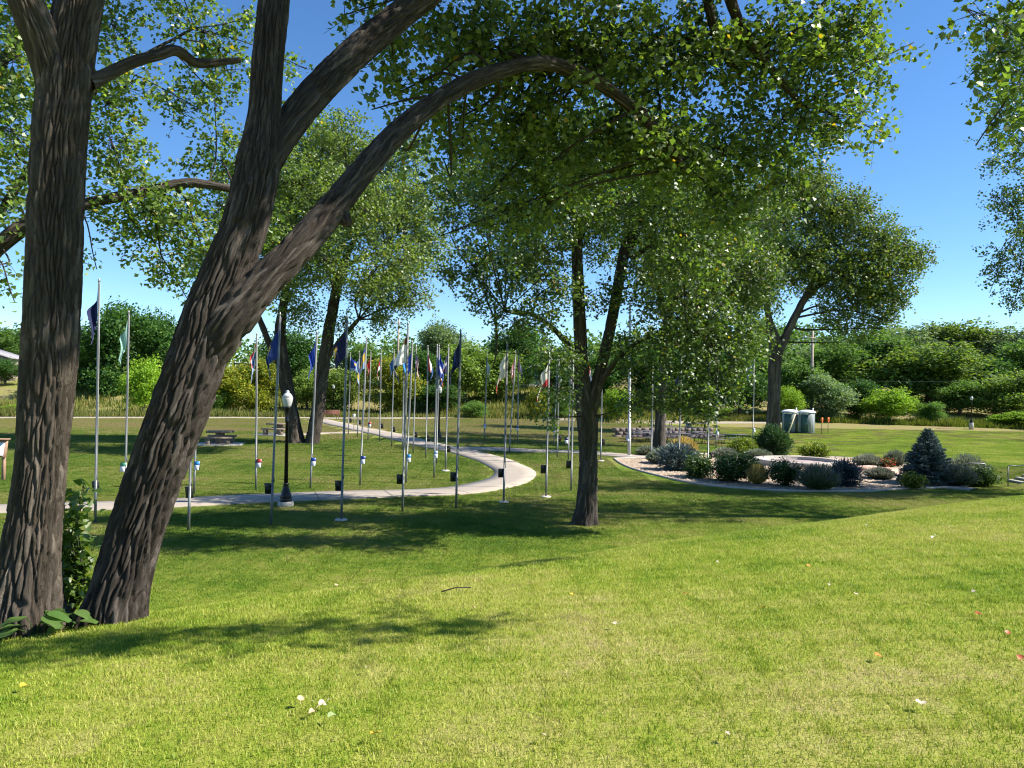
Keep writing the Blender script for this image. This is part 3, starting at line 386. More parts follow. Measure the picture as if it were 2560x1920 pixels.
# saw-cut joints of the main path: dark recessed lines as thin grooves of sealant, one mesh part of the path
mb = MB(); seg = 0
for k in range(4, len(PMAIN) - 4, 5):
    p = PMAIN[k]; t = PMAIN[k + 1] - PMAIN[k - 1]; t = t / np.linalg.norm(t); n = np.array([t[1], -t[0]])
    a, c = p - n * .97, p + n * .97; z = lambda q: gz(q[0], q[1]) + .0375
    w = t * .02; mb.add([(a[0] - w[0], a[1] - w[1], z(a)), (c[0] - w[0], c[1] - w[1], z(c)), (c[0] + w[0], c[1] + w[1], z(c)), (a[0] + w[0], a[1] + w[1], z(a))], [(0, 1, 2, 3)])
mb.build('joint_lines', mat('joint_sealant', (.09, .075, .06)), path_o)['kind'] = 'stuff'
# gravel bed with a kerb edge
def inpoly(px, py, poly):
    r = np.zeros(np.shape(px), bool); j = len(poly) - 1
    for i in range(len(poly)):
        (xi, yi), (xj, yj) = poly[i], poly[j]
        r ^= ((yi > py) != (yj > py)) & (px < (xj - xi) * (py - yi) / (yj - yi + 1e-12) + xi); j = i
    return r
BEDS = catmull(np.array(BED + [BED[0]]), .5)[:-1]
cen = BEDS.mean(0); V = [(cen[0], cen[1], gz(*cen) + .03)]; T = []; nb = len(BEDS); rings = 6
for k in range(1, rings + 1):
    for p in BEDS: q = cen + (p - cen) * k / rings; V.append((q[0], q[1], gz(*q) + .03))
Qd = []
for i in range(nb):
    j = (i + 1) % nb; T.append((0, 1 + i, 1 + j))
    for k in range(rings - 1): Qd.append((1 + k * nb + i, 1 + (k + 1) * nb + i, 1 + (k + 1) * nb + j, 1 + k * nb + j))
m, nt, b = nodes_of('gravel_soil')
nt.links.new(ramp(nt, noise(nt, 40, 4, .8), [(.3, (.20, .14, .095)), (.5, (.38, .285, .20)), (.7, (.54, .43, .32))]), b.inputs['Base Color']); b.inputs['Roughness'].default_value = .95
bump(nt, b, noise(nt, 45, 3, .8), 1.0, .06)
tag(mesh_np('gravel_bed', V, Qd, T, m), 'gravel floor of the planting bed', kind='structure')
ks = np.concatenate([BEDS, BEDS[:1]]); mb = MB(); mb.tube([(p[0], p[1], gz(*p) + .03) for p in ks], .055, 6, False)
tag(mb.build('bed_edging', mat('edging_concrete', (.42, .37, .32), .85)), 'low concrete edging around the gravel bed', 'edging')
def gravel():
    n = 5200; bx = rng.uniform(5.5, 23.5, n * 3); by = rng.uniform(32, 50, n * 3); ok = inpoly(bx, by, BEDS); bx, by = bx[ok][:n], by[ok][:n]; n = len(bx)
    base = np.array([(1, 0, 0), (-.5, .87, 0), (-.5, -.87, 0), (.2, .1, .8)]); s = rng.uniform(.025, .075, n); a = rng.uniform(0, 6.28, n)
    ca, sa = np.cos(a), np.sin(a); V = np.zeros((n, 4, 3))
    V[:, :, 0] = bx[:, None] + s[:, None] * (base[:, 0] * ca[:, None] - base[:, 1] * sa[:, None]); V[:, :, 1] = by[:, None] + s[:, None] * (base[:, 0] * sa[:, None] + base[:, 1] * ca[:, None])
    V[:, :, 2] = ground(bx, by)[:, None] + .028 + s[:, None] * base[:, 2]
    k = np.arange(n)[:, None, None] * 4; T = (k + np.array([(0, 1, 3), (1, 2, 3), (2, 0, 3)])[None]).reshape(-1, 3)
    tag(mesh_np('gravel', V, None, T, mat('gravel_stone', (.46, .35, .25), .9, var=.5, scale=25)), 'loose tan and grey gravel in the planting bed', 'gravel', kind='stuff')
gravel()
# round concrete ring, paving and step in the bed
CON = mat('ring_concrete', (.40, .35, .30), .8, var=.12, scale=3, bmp=.2)
PINK = mat('pink_pavers', (.46, .30, .23), .85, var=.2, scale=5, bmp=.3)
RX, RY = 16.5, 44.2; RZ = gz(RX, RY)
mb = MB(); prof = [(2.45, -.05), (2.45, .30), (2.43, .33), (2.02, .33), (2.0, .30), (2.0, .1), (.02, .1)]
mb.lathe(prof, (RX, RY, RZ), 64)
r_ = empty('round_basin', (RX, RY, RZ)); tag(r_, 'round low concrete ring wall in the middle of the planting bed', 'basin')
o = mb.build('ring_wall', CON, r_); o.matrix_parent_inverse = Matrix.Translation((-RX, -RY, -RZ))
mb = MB(); mb.lathe([(1.98, .11), (1.98, .14), (.01, .15)], (0, 0, 0), 40); mb.build('basin_floor', mat('basin_floor', (.33, .26, .25), .6), r_)
pav = [(18.1, 41.3), (21.0, 44.0), (22.3, 42.3), (20.2, 38.2), (18.7, 38.6)]
V = [(x, y, gz(x, y) + .055) for x, y in pav] + [(x, y, gz(x, y) - .05) for x, y in pav]; n = len(pav)
tag(mesh_np('plaza_paving', V, [(i, n + i, n + (i + 1) % n, (i + 1) % n) for i in range(n)], [(0, i, i + 1) for i in range(1, n - 1)], PINK), 'pink paved patch right of the round basin', kind='structure')
pp, _ = strip('path', [(19.3, 39.2), (18.9, 37.3), (19.4, 35.6), (20.6, 34.2)], .55, .065, MATS['path_concrete'], .4); tag(pp, 'short concrete walk by the blue spruce')
mb = MB(); mb.box((19.1, 41.6, RZ + .14), (1.5, .5, .2), .5); tag(mb.build('stone_step', PINK), 'reddish stone step at the right of the round basin', 'step')
# ---------------------------------------------------------------- trees
LEAF6 = np.array([(0, 0, 0), (-.46, .10, .05), (-.40, .48, .10), (0, 1.0, -.04), (.40, .48, .10), (.46, .10, .05)])
LEAFQ = np.array([(0, 3, 2, 1), (0, 5, 4, 3)])
DIA = np.array([(0, 0, 0), (-.42, .45, .08), (0, 1, 0), (.42, .45, .08)]); DIAQ = np.array([(0, 3, 2, 1)])
DELT = np.array([(0, 0, 0), (-.5, .27, .08), (0, 1, -.03), (.5, .27, .08)])
def rot_frames(n, r, up=.35, down=.6):
    """leaf frames: normal N (random, a little upward), length axis Y (a little downward)"""
    N = r.normal(size=(n, 3)); N[:, 2] = np.abs(N[:, 2]) * 1.0 + up; N /= np.linalg.norm(N, axis=1)[:, None]
    Y = r.normal(size=(n, 3)); Y[:, 2] -= down; Y -= N * (Y * N).sum(1)[:, None]; Y /= np.linalg.norm(Y, axis=1)[:, None] + 1e-9
    return np.cross(Y, N), Y, N
def leaves_mesh(name, P, size, r, matl, parent, shape=(LEAF6, LEAFQ), up=.35, down=.6, rnd=None, frames=None):
    n = len(P); X, Y, N = frames if frames is not None else rot_frames(n, r, up, down); L, Qs = shape
    s = (np.asarray(size) * np.ones(n))[:, None, None]
    V = P[:, None] + s * (L[None, :, 0, None] * X[:, None] + L[None, :, 1, None] * Y[:, None] + L[None, :, 2, None] * N[:, None])
    Q = (np.arange(n)[:, None, None] * len(L) + Qs[None]).reshape(-1, 4)
    if rnd is None: rnd = r.random(n)
    return mesh_np(name, V, Q, None, matl, parent, False, {'rnd': ('FACE', np.repeat(rnd, len(Qs)))})
def sprays(lobes, dens, r, leaf, per=14, span=4.2, shell=.42):
    """points of leaves: twig sprays spread through each lobe, thicker towards its outside; returns leaf points and spray starts/ends"""
    LP = []; A = []; B = []; LOB = []
    for li, (x, y, z, R) in enumerate(lobes):
        n = max(4, int(dens * R ** 2.1)); d = r.normal(size=(n, 3)); d /= np.linalg.norm(d, axis=1)[:, None]
        q = perlin(d * 1.9 + li * 7.3)[:, None]                      # lumpy outline
        rad = R * (r.random((n, 1)) ** shell) * (1 + .35 * q); c = np.array((x, y, z)) + d * rad * np.array((1.05, 1.0, .82))
        tw = d * .6 + r.normal(size=(n, 3)) * .55; tw[:, 2] -= .35; tw /= np.linalg.norm(tw, axis=1)[:, None]
        Ln = leaf * span * r.uniform(.6, 1.3, (n, 1)); A.append(c); B.append(c + tw * Ln); LOB.append(np.full(n, li))
        k = r.integers(int(per * .5), int(per * 1.5) + 1, n); idx = np.repeat(np.arange(n), k); t = r.random((len(idx), 1))
        LP.append(c[idx] + tw[idx] * Ln[idx] * t + r.normal(size=(len(idx), 3)) * leaf * .75)
    return np.concatenate(LP), np.concatenate(A), np.concatenate(B), np.concatenate(LOB)
def plates(u, s, circ, wu, ws, seed):
    """cells of bark in unrolled coordinates (u runs round the limb): distance to the furrow, cell value, furrow strength"""
    nu = max(3, int(round(circ / wu))); r = np.random.default_rng(seed); ns = int(s.max() / ws) + 6; jit = r.random((nu, ns, 2)); val = r.random((nu, ns))
    a = u / circ * nu; b = s / ws + 2; ia = np.floor(a).astype(int); ib = np.floor(b).astype(int); F1 = np.full(len(u), 9.); F2 = F1.copy(); cv = np.zeros(len(u))
    for da in (-1, 0, 1):
        for db in (-1, 0, 1):
            ca, cb = (ia + da) % nu, np.clip(ib + db, 0, ns - 1); px = ia + da + .15 + .7 * jit[ca, cb, 0]; py = ib + db + jit[ca, cb, 1] * .95 + .5 * (ca % 2); d = np.hypot(px - a, (py - b) * .5)
            n1 = d < F1; F2 = np.where(n1, F1, np.minimum(F2, d)); cv = np.where(n1, val[ca, cb], cv); F1 = np.minimum(F1, d)
    return F2 - F1, cv
def bark_tube(name, limb, nseg, step, amp, matl, parent, org, base=None, cell=.06, seed=0):
    P = catmull(np.array(limb), step); Rr = P[:, 3]; P = P[:, :3]; n = len(P)
    s = np.concatenate([[0], np.cumsum(np.linalg.norm(np.diff(P, axis=0), axis=1))])
    V, Q = tube_np(P, np.maximum(Rr, .004), nseg); V = V.reshape(n, nseg, 3)
    D = V - P[:, None]; th = np.arange(nseg) * 2 * np.pi / nseg
    Rm = Rr[:, None] * np.ones((1, nseg)); Sm = s[:, None] * np.ones((1, nseg)); TH = th[None] * np.ones((n, 1)); Rbar = float(np.median(Rr)); circ = 2 * np.pi * Rbar
    q = np.stack([np.cos(TH) * Rbar, np.sin(TH) * Rbar, Sm * .3], -1).reshape(-1, 3) / cell + seed * 13.7
    w1 = perlin(q * .35 + 5); w2 = perlin(q * 1.1 + 77); u = (TH * Rbar).ravel() + cell * (.5 * w1 + .22 * w2); sv = Sm.ravel() + cell * 1.6 * perlin(q * .5 + 31)
    fd, cv = plates(u % circ, sv, circ, cell, cell * 7.0, seed + 11); fine = perlin(q * np.array([2.6, 2.6, 1.6]) + 9)
    body = S(.05, .24, fd + .08 * fine) * (.8 + .2 * cv) + .12 * fine * S(.1, .3, fd)
    lump = perlin(np.stack([np.cos(TH) * Rm * 2.2, np.sin(TH) * Rm * 2.2, Sm * .9], -1).reshape(-1, 3) + seed)
    a = np.minimum(amp, Rr * .17)[:, None]
    disp = (body.reshape(n, nseg) - .75) * a + lump.reshape(n, nseg) * np.minimum(.035, Rr * .1)[:, None]
    if base:                                                        # root flare
        fl = np.exp(-np.maximum(s - base[1], 0) / base[0])[:, None] * (1 + .6 * np.cos(5 * TH + seed) * np.exp(-np.maximum(s - base[1], 0) / .3)[:, None]) * .30 * Rr[:, None]; disp = disp + fl
    V = P[:, None] + D * (1 + disp / np.maximum(Rr, .004)[:, None])[..., None]
    return mesh_np(name, V.reshape(-1, 3) - np.array(org), Q, None, matl, parent, True, {'plate': ('POINT', cv)}, vattr={'bk': np.stack([np.cos(TH) * Rm, np.sin(TH) * Rm, Sm], -1).reshape(-1, 3) + seed * 3.1})
def branchlets(limbs, lobes, A, B, LOB, r, frac, rad):
    """boughs from the limbs into each lobe, then twigs to a share of the sprays"""
    mb = MB(); pts = np.concatenate([catmull(np.array(l), .4)[len(l) // 3:] for l in limbs]); cs = np.array(lobes)
    for li, (x, y, z, R) in enumerate(lobes):
        c = np.array((x, y, z)); d = np.linalg.norm(pts[:, :3] - c, axis=1) + np.maximum(0, pts[:, 2] - z) * .6; k = np.argmin(d); s = pts[k, :3]
        mid = (s + c) / 2 + r.normal(size=3) * .12 * np.linalg.norm(c - s) + np.array((0, 0, .08 * np.linalg.norm(c - s)))
        P = catmull(np.array([s, mid, c, c + (c - mid) * .5]), max(.15, R * .3)); r0 = min(pts[k, 3] * .5, rad * 2.0 * (R ** .5 + .3))
        mb.tube(P, np.linspace(r0, rad * .7, len(P)), 6, False)
        for i in np.where(LOB == li)[0]:
            if r.random() < frac:
                h = P[r.integers(len(P) // 2, len(P))]; mm = (h + A[i]) / 2 + r.normal(size=3) * R * .08
                mb.tube([h, mm, A[i], B[i]], [rad * .6, rad * .45, rad * .32, rad * .18], 3, False)
    return mb
CROWNS = {}
def big_tree(key, label, leafm, barkm, leaf, dens, per, nseg, step, amp, twig=.012, frac=.3, shape=(DELT, DIAQ), name='cottonwood_tree', seed=1, span=4.2, group=None, cell=.07):
    t = TREES[key]; r = np.random.default_rng(seed * 101 + 5); base = t['base']; root = empty(name, base); tag(root, label, 'tree', group)
    for i, l in enumerate(t['limbs']):
        bark_tube('trunk' if i == 0 else 'limb', l, nseg if i == 0 else max(12, int(nseg * .6)), step * 1.4, amp, barkm, root, base, (.32 * (l[0][3] / .3), .2) if i == 0 else None, cell, seed + i)
    LP, A, B, LOB = sprays(t['lobes'], dens, r, leaf, per, span)
    mb = branchlets(t['limbs'], t['lobes'], A, B, LOB, r, frac, twig); o = mb.build('twigs', barkm, root); o['kind'] = 'stuff'; o.data.transform(Matrix.Translation([-b for b in base]))
    yl = r.random(len(LP)) * .86; yl = np.where(r.random(len(LP)) < .012, .97, yl)
    o = leaves_mesh('crown', LP - np.array(base), leaf * r.uniform(.65, 1.15, len(LP)), r, leafm, root, shape, rnd=yl); o['kind'] = 'stuff'
    return root, len(LP)
BARK1 = bark_mat('bark_left', (.045, .036, .027), (.09, .073, .055), (.17, .14, .107))
BARK2 = bark_mat('bark_leaning', (.027, .0215, .017), (.06, .049, .039), (.15, .125, .103))
BARK3 = bark_mat('bark_grey', (.04, .033, .027), (.075, .062, .052), (.13, .112, .096))
COTT = [(.0, (.045, .085, .02)), (.45, (.085, .145, .032)), (.75, (.14, .21, .044)), (.86, (.21, .28, .055)), (.95, (.34, .26, .02)), (1, (.40, .25, .02))]
LM2 = leaf_mat('leaf_cottonwood_near', [(.0, (.055, .10, .024)), (.45, (.105, .17, .036)), (.75, (.165, .24, .05)), (.86, (.24, .31, .06)), (.95, (.34, .26, .02)), (1, (.40, .25, .02))], .5, .42, 1.0)
LM3 = leaf_mat('leaf_cottonwood_mid', COTT, .5, .36, 1.0)
LM4 = leaf_mat('leaf_cottonwood_far', [(0, (.065, .108, .026)), (.5, (.12, .175, .04)), (.86, (.185, .24, .055)), (.95, (.3, .25, .03)), (1, (.34, .24, .03))], .52, .4, .85)
TREES['T2']['lobes'] += [(1.2, 6.8, 7.7, .7), (2.2, 6.8, 8.7, .8), (3.2, 6.8, 9.8, .8), (.4, 7.0, 8.6, .7), (1.4, 7.0, 9.8, .8), (2.6, 7.0, 10.8, .8), (.2, 7.2, 10.2, .8), (4.2, 6.8, 10.8, .8),  # crown lobes above the frame, added to shade the trunk and limbs
    (2.2, 7.8, 7.4, .6), (3.2, 7.8, 8.3, .7), (4.2, 8.2, 7.6, .65), (5.0, 8.4, 8.6, .7), (2.6, 8.4, 8.8, .7), (3.8, 8.8, 9.6, .8), (1.4, 7.9, 6.9, .5), (5.6, 8.8, 7.6, .6)]
cnt = {}
cnt['T1'] = big_tree('T1', 'thick upright trunk with deeply furrowed bark at the left edge', LM2, BARK1, .075, 250, 13, 220, .019, .05, seed=1, cell=.043)[1]
cnt['T2'] = big_tree('T2', 'large leaning cottonwood that forks low and arches over the lawn', LM2, BARK2, .095, 235, 12, 220, .018, .062, seed=2, frac=.35, cell=.047)[1]
cnt['T8'] = big_tree('T8', 'leafy cottonwood behind the left trunk, its long limb crossing behind', LM2, BARK3, .09, 215, 12, 60, .04, .02, seed=3)[1]
cnt['T3'] = big_tree('T3', 'middle cottonwood with forked dark trunk standing on the low lawn', LM3, BARK3, .10, 150, 12, 96, .03, .04, seed=4, cell=.07, frac=.22)[1]
cnt['T4'] = big_tree('T4', 'twin-trunked cottonwood by the stone picnic tables', LM4, BARK2, .18, 60, 12, 56, .1, .06, .03, .2, seed=5, shape=(DIA, DIAQ), cell=.13)[1]
cnt['T5'] = big_tree('T5', 'straight cottonwood in front of the stacked picnic tables', LM4, BARK3, .18, 36, 12, 40, .12, .05, .03, .15, seed=6, shape=(DIA, DIAQ), cell=.13)[1]
LM6 = leaf_mat('leaf_cottonwood_right', [(0, (.045, .078, .018)), (.5, (.085, .13, .027)), (.86, (.14, .175, .035)), (.95, (.25, .2, .03)), (1, (.3, .22, .03))], .55, .32, .6)
cnt['T6'] = big_tree('T6', 'broad cottonwood standing beside the portable toilets', LM6, BARK3, .25, 42, 12, 40, .15, .07, .04, .2, seed=7, shape=(DIA, DIAQ), cell=.16)[1]
cnt['R1'] = big_tree('R1', 'cottonwood whose foliage hangs in along the right edge', LM3, BARK3, .115, 62, 12, 40, .12, .05, .02, .2, seed=8)[1]
# ---------------------------------------------------------------- tree at the right whose bough reaches in at the top corner
TREES['R0'] = dict(base=(19.2, 25.5, gz(19.2, 25.5)),
    limbs=[[(19.3, 25.6, gz(19.2, 25.5) - .3, .40), (19.2, 25.5, 0, .34), (19.1, 25.5, 4.0, .29), (18.8, 25.4, 8.0, .23), (18.2, 25.6, 12.0, .14), (17.6, 25.8, 15.0, .06)],
           [(19.1, 25.5, 4.5, .16), (20.4, 26.4, 7.0, .12), (21.6, 27.4, 9.0, .07)], [(18.9, 25.4, 7.0, .14), (17.8, 24.6, 10.0, .1), (16.8, 24.3, 12.5, .05)]],
    lobes=[(16.2, 24, 12, 1.6), (16.7, 25.3, 13.6, 1.7), (17.6, 26, 11, 1.6), (18.5, 25, 9.5, 1.6), (18, 27, 14, 1.7), (19.5, 26.5, 12, 1.7), (20.5, 27.5, 10, 1.7), (17.2, 24.2, 15, 1.6), (21, 26, 7.6, 1.5), (22, 28, 9, 1.6), (19, 24.4, 14, 1.5), (18.6, 26.4, 7.4, 1.2), (20.4, 25.0, 5.6, 1.2), (22.4, 26.8, 5.8, 1.3)])
big_tree('R0', 'cottonwood just outside the right edge, nearest of the right-hand trees', LM3, BARK3, .11, 60, 12, 32, .15, .03, seed=19)
TREES['N0'] = dict(base=(9.4, -.6, gz(9.4, -.6)),
    limbs=[[(9.5, -.7, gz(9.4, -.6) - .3, .36), (9.4, -.6, 1.0, .30), (9.3, -.5, 3.6, .26), (9.6, -.8, 6.0, .22), (9.5, -.7, 9.5, .16), (10.2, -1.2, 13.0, .06)],
           [(9.5, -.7, 9.5, .1), (8.7, 2.6, 12.4, .08), (7.5, 6.6, 13, .06), (6.6, 8.4, 10.4, .04), (6.1, 8.7, 7.4, .02), (5.8, 8.7, 5.6, .01)]],
    lobes=[(5.5, 8.7, 5.5, .3), (5.75, 8.6, 5.0, .28), (5.1, 8.5, 5.85, .2), (5.45, 8.8, 4.75, .2), (6.2, 8.9, 5.3, .45), (5.7, 8.8, 6.1, .4), (6.3, 8.6, 6.7, .45), (2.8, 5.3, 6.25, .3), (3.6, 5.4, 6.35, .42), (4.4, 5.4, 6.4, .45), (5.2, 5.4, 6.45, .42), (6.0, 5.4, 6.5, .34), (6.6, 5.5, 6.6, .3),  # the last six hang out of view, shaped to cast the near lawn's shadow patch
           (10.5, -1.6, 11.2, 1.1), (11.5, -.8, 10, 1.1), (11, -2.4, 12, 1.1), (12, -1.8, 10, 1.1)])
big_tree('N0', 'cottonwood bough with big leaves hanging in the top right corner', LM2, BARK3, .09, 160, 12, 40, .1, .03, seed=9)
# ---------------------------------------------------------------- flagpoles, flags, placards
ALU = mat('pole_aluminium', (.18, .185, .18), .5, .5, var=.12, scale=2)
WHITEP = mat('pole_white', (.45, .45, .44), .5, .2, var=.08, scale=2)
BLK = mat('sign_black', (.012, .012, .013), .45); CONC = mat('footing_concrete', (.45, .42, .37), .9, var=.2, scale=9, bmp=.3)
SW = mat('sign_white', (.78, .80, .82), .5, var=.04); GOLDB = mat('finial_cap', (.35, .34, .32), .4, .6)
ROPE = mat('halyard', (.55, .54, .5), .8)
COL = dict(navy=(.012, .018, .085), blue=(.018, .05, .26), royal=(.02, .06, .36), sky=(.03, .25, .62), azure=(.02, .22, .60), pale=(.30, .50, .42), white=(.74, .74, .72), red=(.50, .035, .035), yellow=(.62, .42, .04), cream=(.70, .66, .55), black=(.02, .02, .022), pink=(.60, .22, .25), light=(.34, .46, .66), brown=(.16, .09, .05), dblue=(.02, .09, .28), green=(.03, .22, .12), grey=(.42, .48, .46))
def cloth(c):
    n = 'flag_' + c
    if n in MATS: return MATS[n]
    m, nt, b = nodes_of(n); k = COL[c]
    nt.links.new(ramp(nt, noise(nt, 30, 3), [(.3, tuple(x * .9 for x in k)), (.7, tuple(min(1, x * 1.08) for x in k))]), b.inputs['Base Color']); b.inputs['Roughness'].default_value = .75
    b.inputs['Sheen Weight'].default_value = .15
    t = nt.nodes.new('ShaderNodeBsdfTranslucent'); t.inputs[0].default_value = k + (1,); ms = nt.nodes.new('ShaderNodeMixShader'); ms.inputs[0].default_value = .3
    nt.links.new(b.outputs[0], ms.inputs[1]); nt.links.new(t.outputs[0], ms.inputs[2]); nt.links.new(ms.outputs[0], nt.nodes['Material Output'].inputs[0]); MATS[n] = m; return m
def flag(pid, top, kind, cols, side, w, label, depth=.11, fly=0.0, r=None):
    """limp 3 x 5 ft flag: hoist edge along the pole, cloth falling in folds; colours are laid out on the cloth itself"""
    nf, nj = 26, 20; f = np.linspace(0, 1, nf)[None, :] * np.ones((nj, 1)); j = np.linspace(0, 1, nj)[:, None] * np.ones((1, nf)); ph = r.uniform(0, 6.28); H = 1.02
    z = -H * j * (1 - .42 * f) - (1 - fly) * 1.08 * f ** 1.05 - .1 * f - .05 * np.sin(6 * f + ph) * j
    fill = S(0, .75, -z) * (.8 + .2 * np.sin(5 * z + ph))
    x = side * (.03 + w * np.sin(2.0 * f ** .9) * fill + .03 * np.sin(8 * f + ph + 2 * j) * f + fly * .6 * f)
    y = depth * np.sin(9.5 * f + ph + 1.3 * j) * np.minimum(1, f * 4) * (.5 + .8 * fill) + .05 * np.sin(3 * j + ph) * f
    V = np.stack([x, y, z], -1).reshape(-1, 3); i = np.arange(nj - 1)[:, None] * nf + np.arange(nf - 1)[None]; Q = np.stack([i, i + 1, i + nf + 1, i + nf], -1).reshape(-1, 4)
    fc = ((f[:-1, :-1] + f[1:, 1:]) / 2).ravel(); jc = ((j[:-1, :-1] + j[1:, 1:]) / 2).ravel(); mi = np.zeros(len(fc), int); n = len(cols)
    if kind == 'emblem': mi[np.hypot((fc - .45) * 1.6, jc - .5) < .20] = 1
    if kind == 'emblem' and n > 2: mi[np.hypot((fc - .45) * 1.6, jc - .5) < .09] = 2
    if kind == 'h': mi = np.minimum((jc * n).astype(int), n - 1)
    if kind == 'v': mi = np.minimum((fc * n).astype(int), n - 1)
    if kind == 'texas': mi = np.where(fc < .34, 0, np.where(jc < .5, 1, 2)); mi[np.hypot((fc - .17) * 1.6, jc - .5) < .10] = 1
    if kind == 'canton': mi = np.where((fc < .42) & (jc < .54), 0, 1 + ((jc * 9).astype(int) % 2))
    if kind == 'diag': mi = np.where(fc * .9 + jc > 1.25, 1, np.where(fc * .9 + jc < .45, 1 if n < 3 else 2, 0))
    if kind == 'sun': mi[np.hypot((fc - .5) * 1.6, jc - .45) < .2] = 1; mi[jc > .8] = 2
    o = mesh_np('flag', V, Q, None, [cloth(c) for c in cols], None, True, mi=mi); o.location = top; tag(o, label, 'flag', 'flags on the flagpoles'); return o
def placard(root, side, face, head='dblue', z=1.08, fwd=True):
    """small slanted information board clamped to the pole; its face looks away from the camera unless face is True"""
    s = -1 if face else 1; dx = side * .12; M = Matrix.Translation((dx, s * .06, z)) @ Matrix.Rotation(s * R_(13), 4, 'X')
    b_ = MB().box((0, 0, 0), (.2, .03, .34)); o = b_.build('sign_board', BLK, root); o.matrix_local = M
    h = MB().box((0, s * .0175, .095), (.18, .006, .13)).build('sign_header', mat('sign_' + head, COL[head], .45, var=.05), o)
    t = MB().box((0, s * .0175, -.075), (.18, .006, .18)).build('sign_text_panel', SW, o)
    for k in range(4): MB().box((-.01 * (k % 2), s * .0215, -.015 - k * .035), (.16 - .03 * (k % 2), .002, .008)).build('text_line', BLK, o)
    MB().box((dx * .5, s * .03, z), (abs(dx) + .02, .02, .05)).build('bracket', BLK, root)
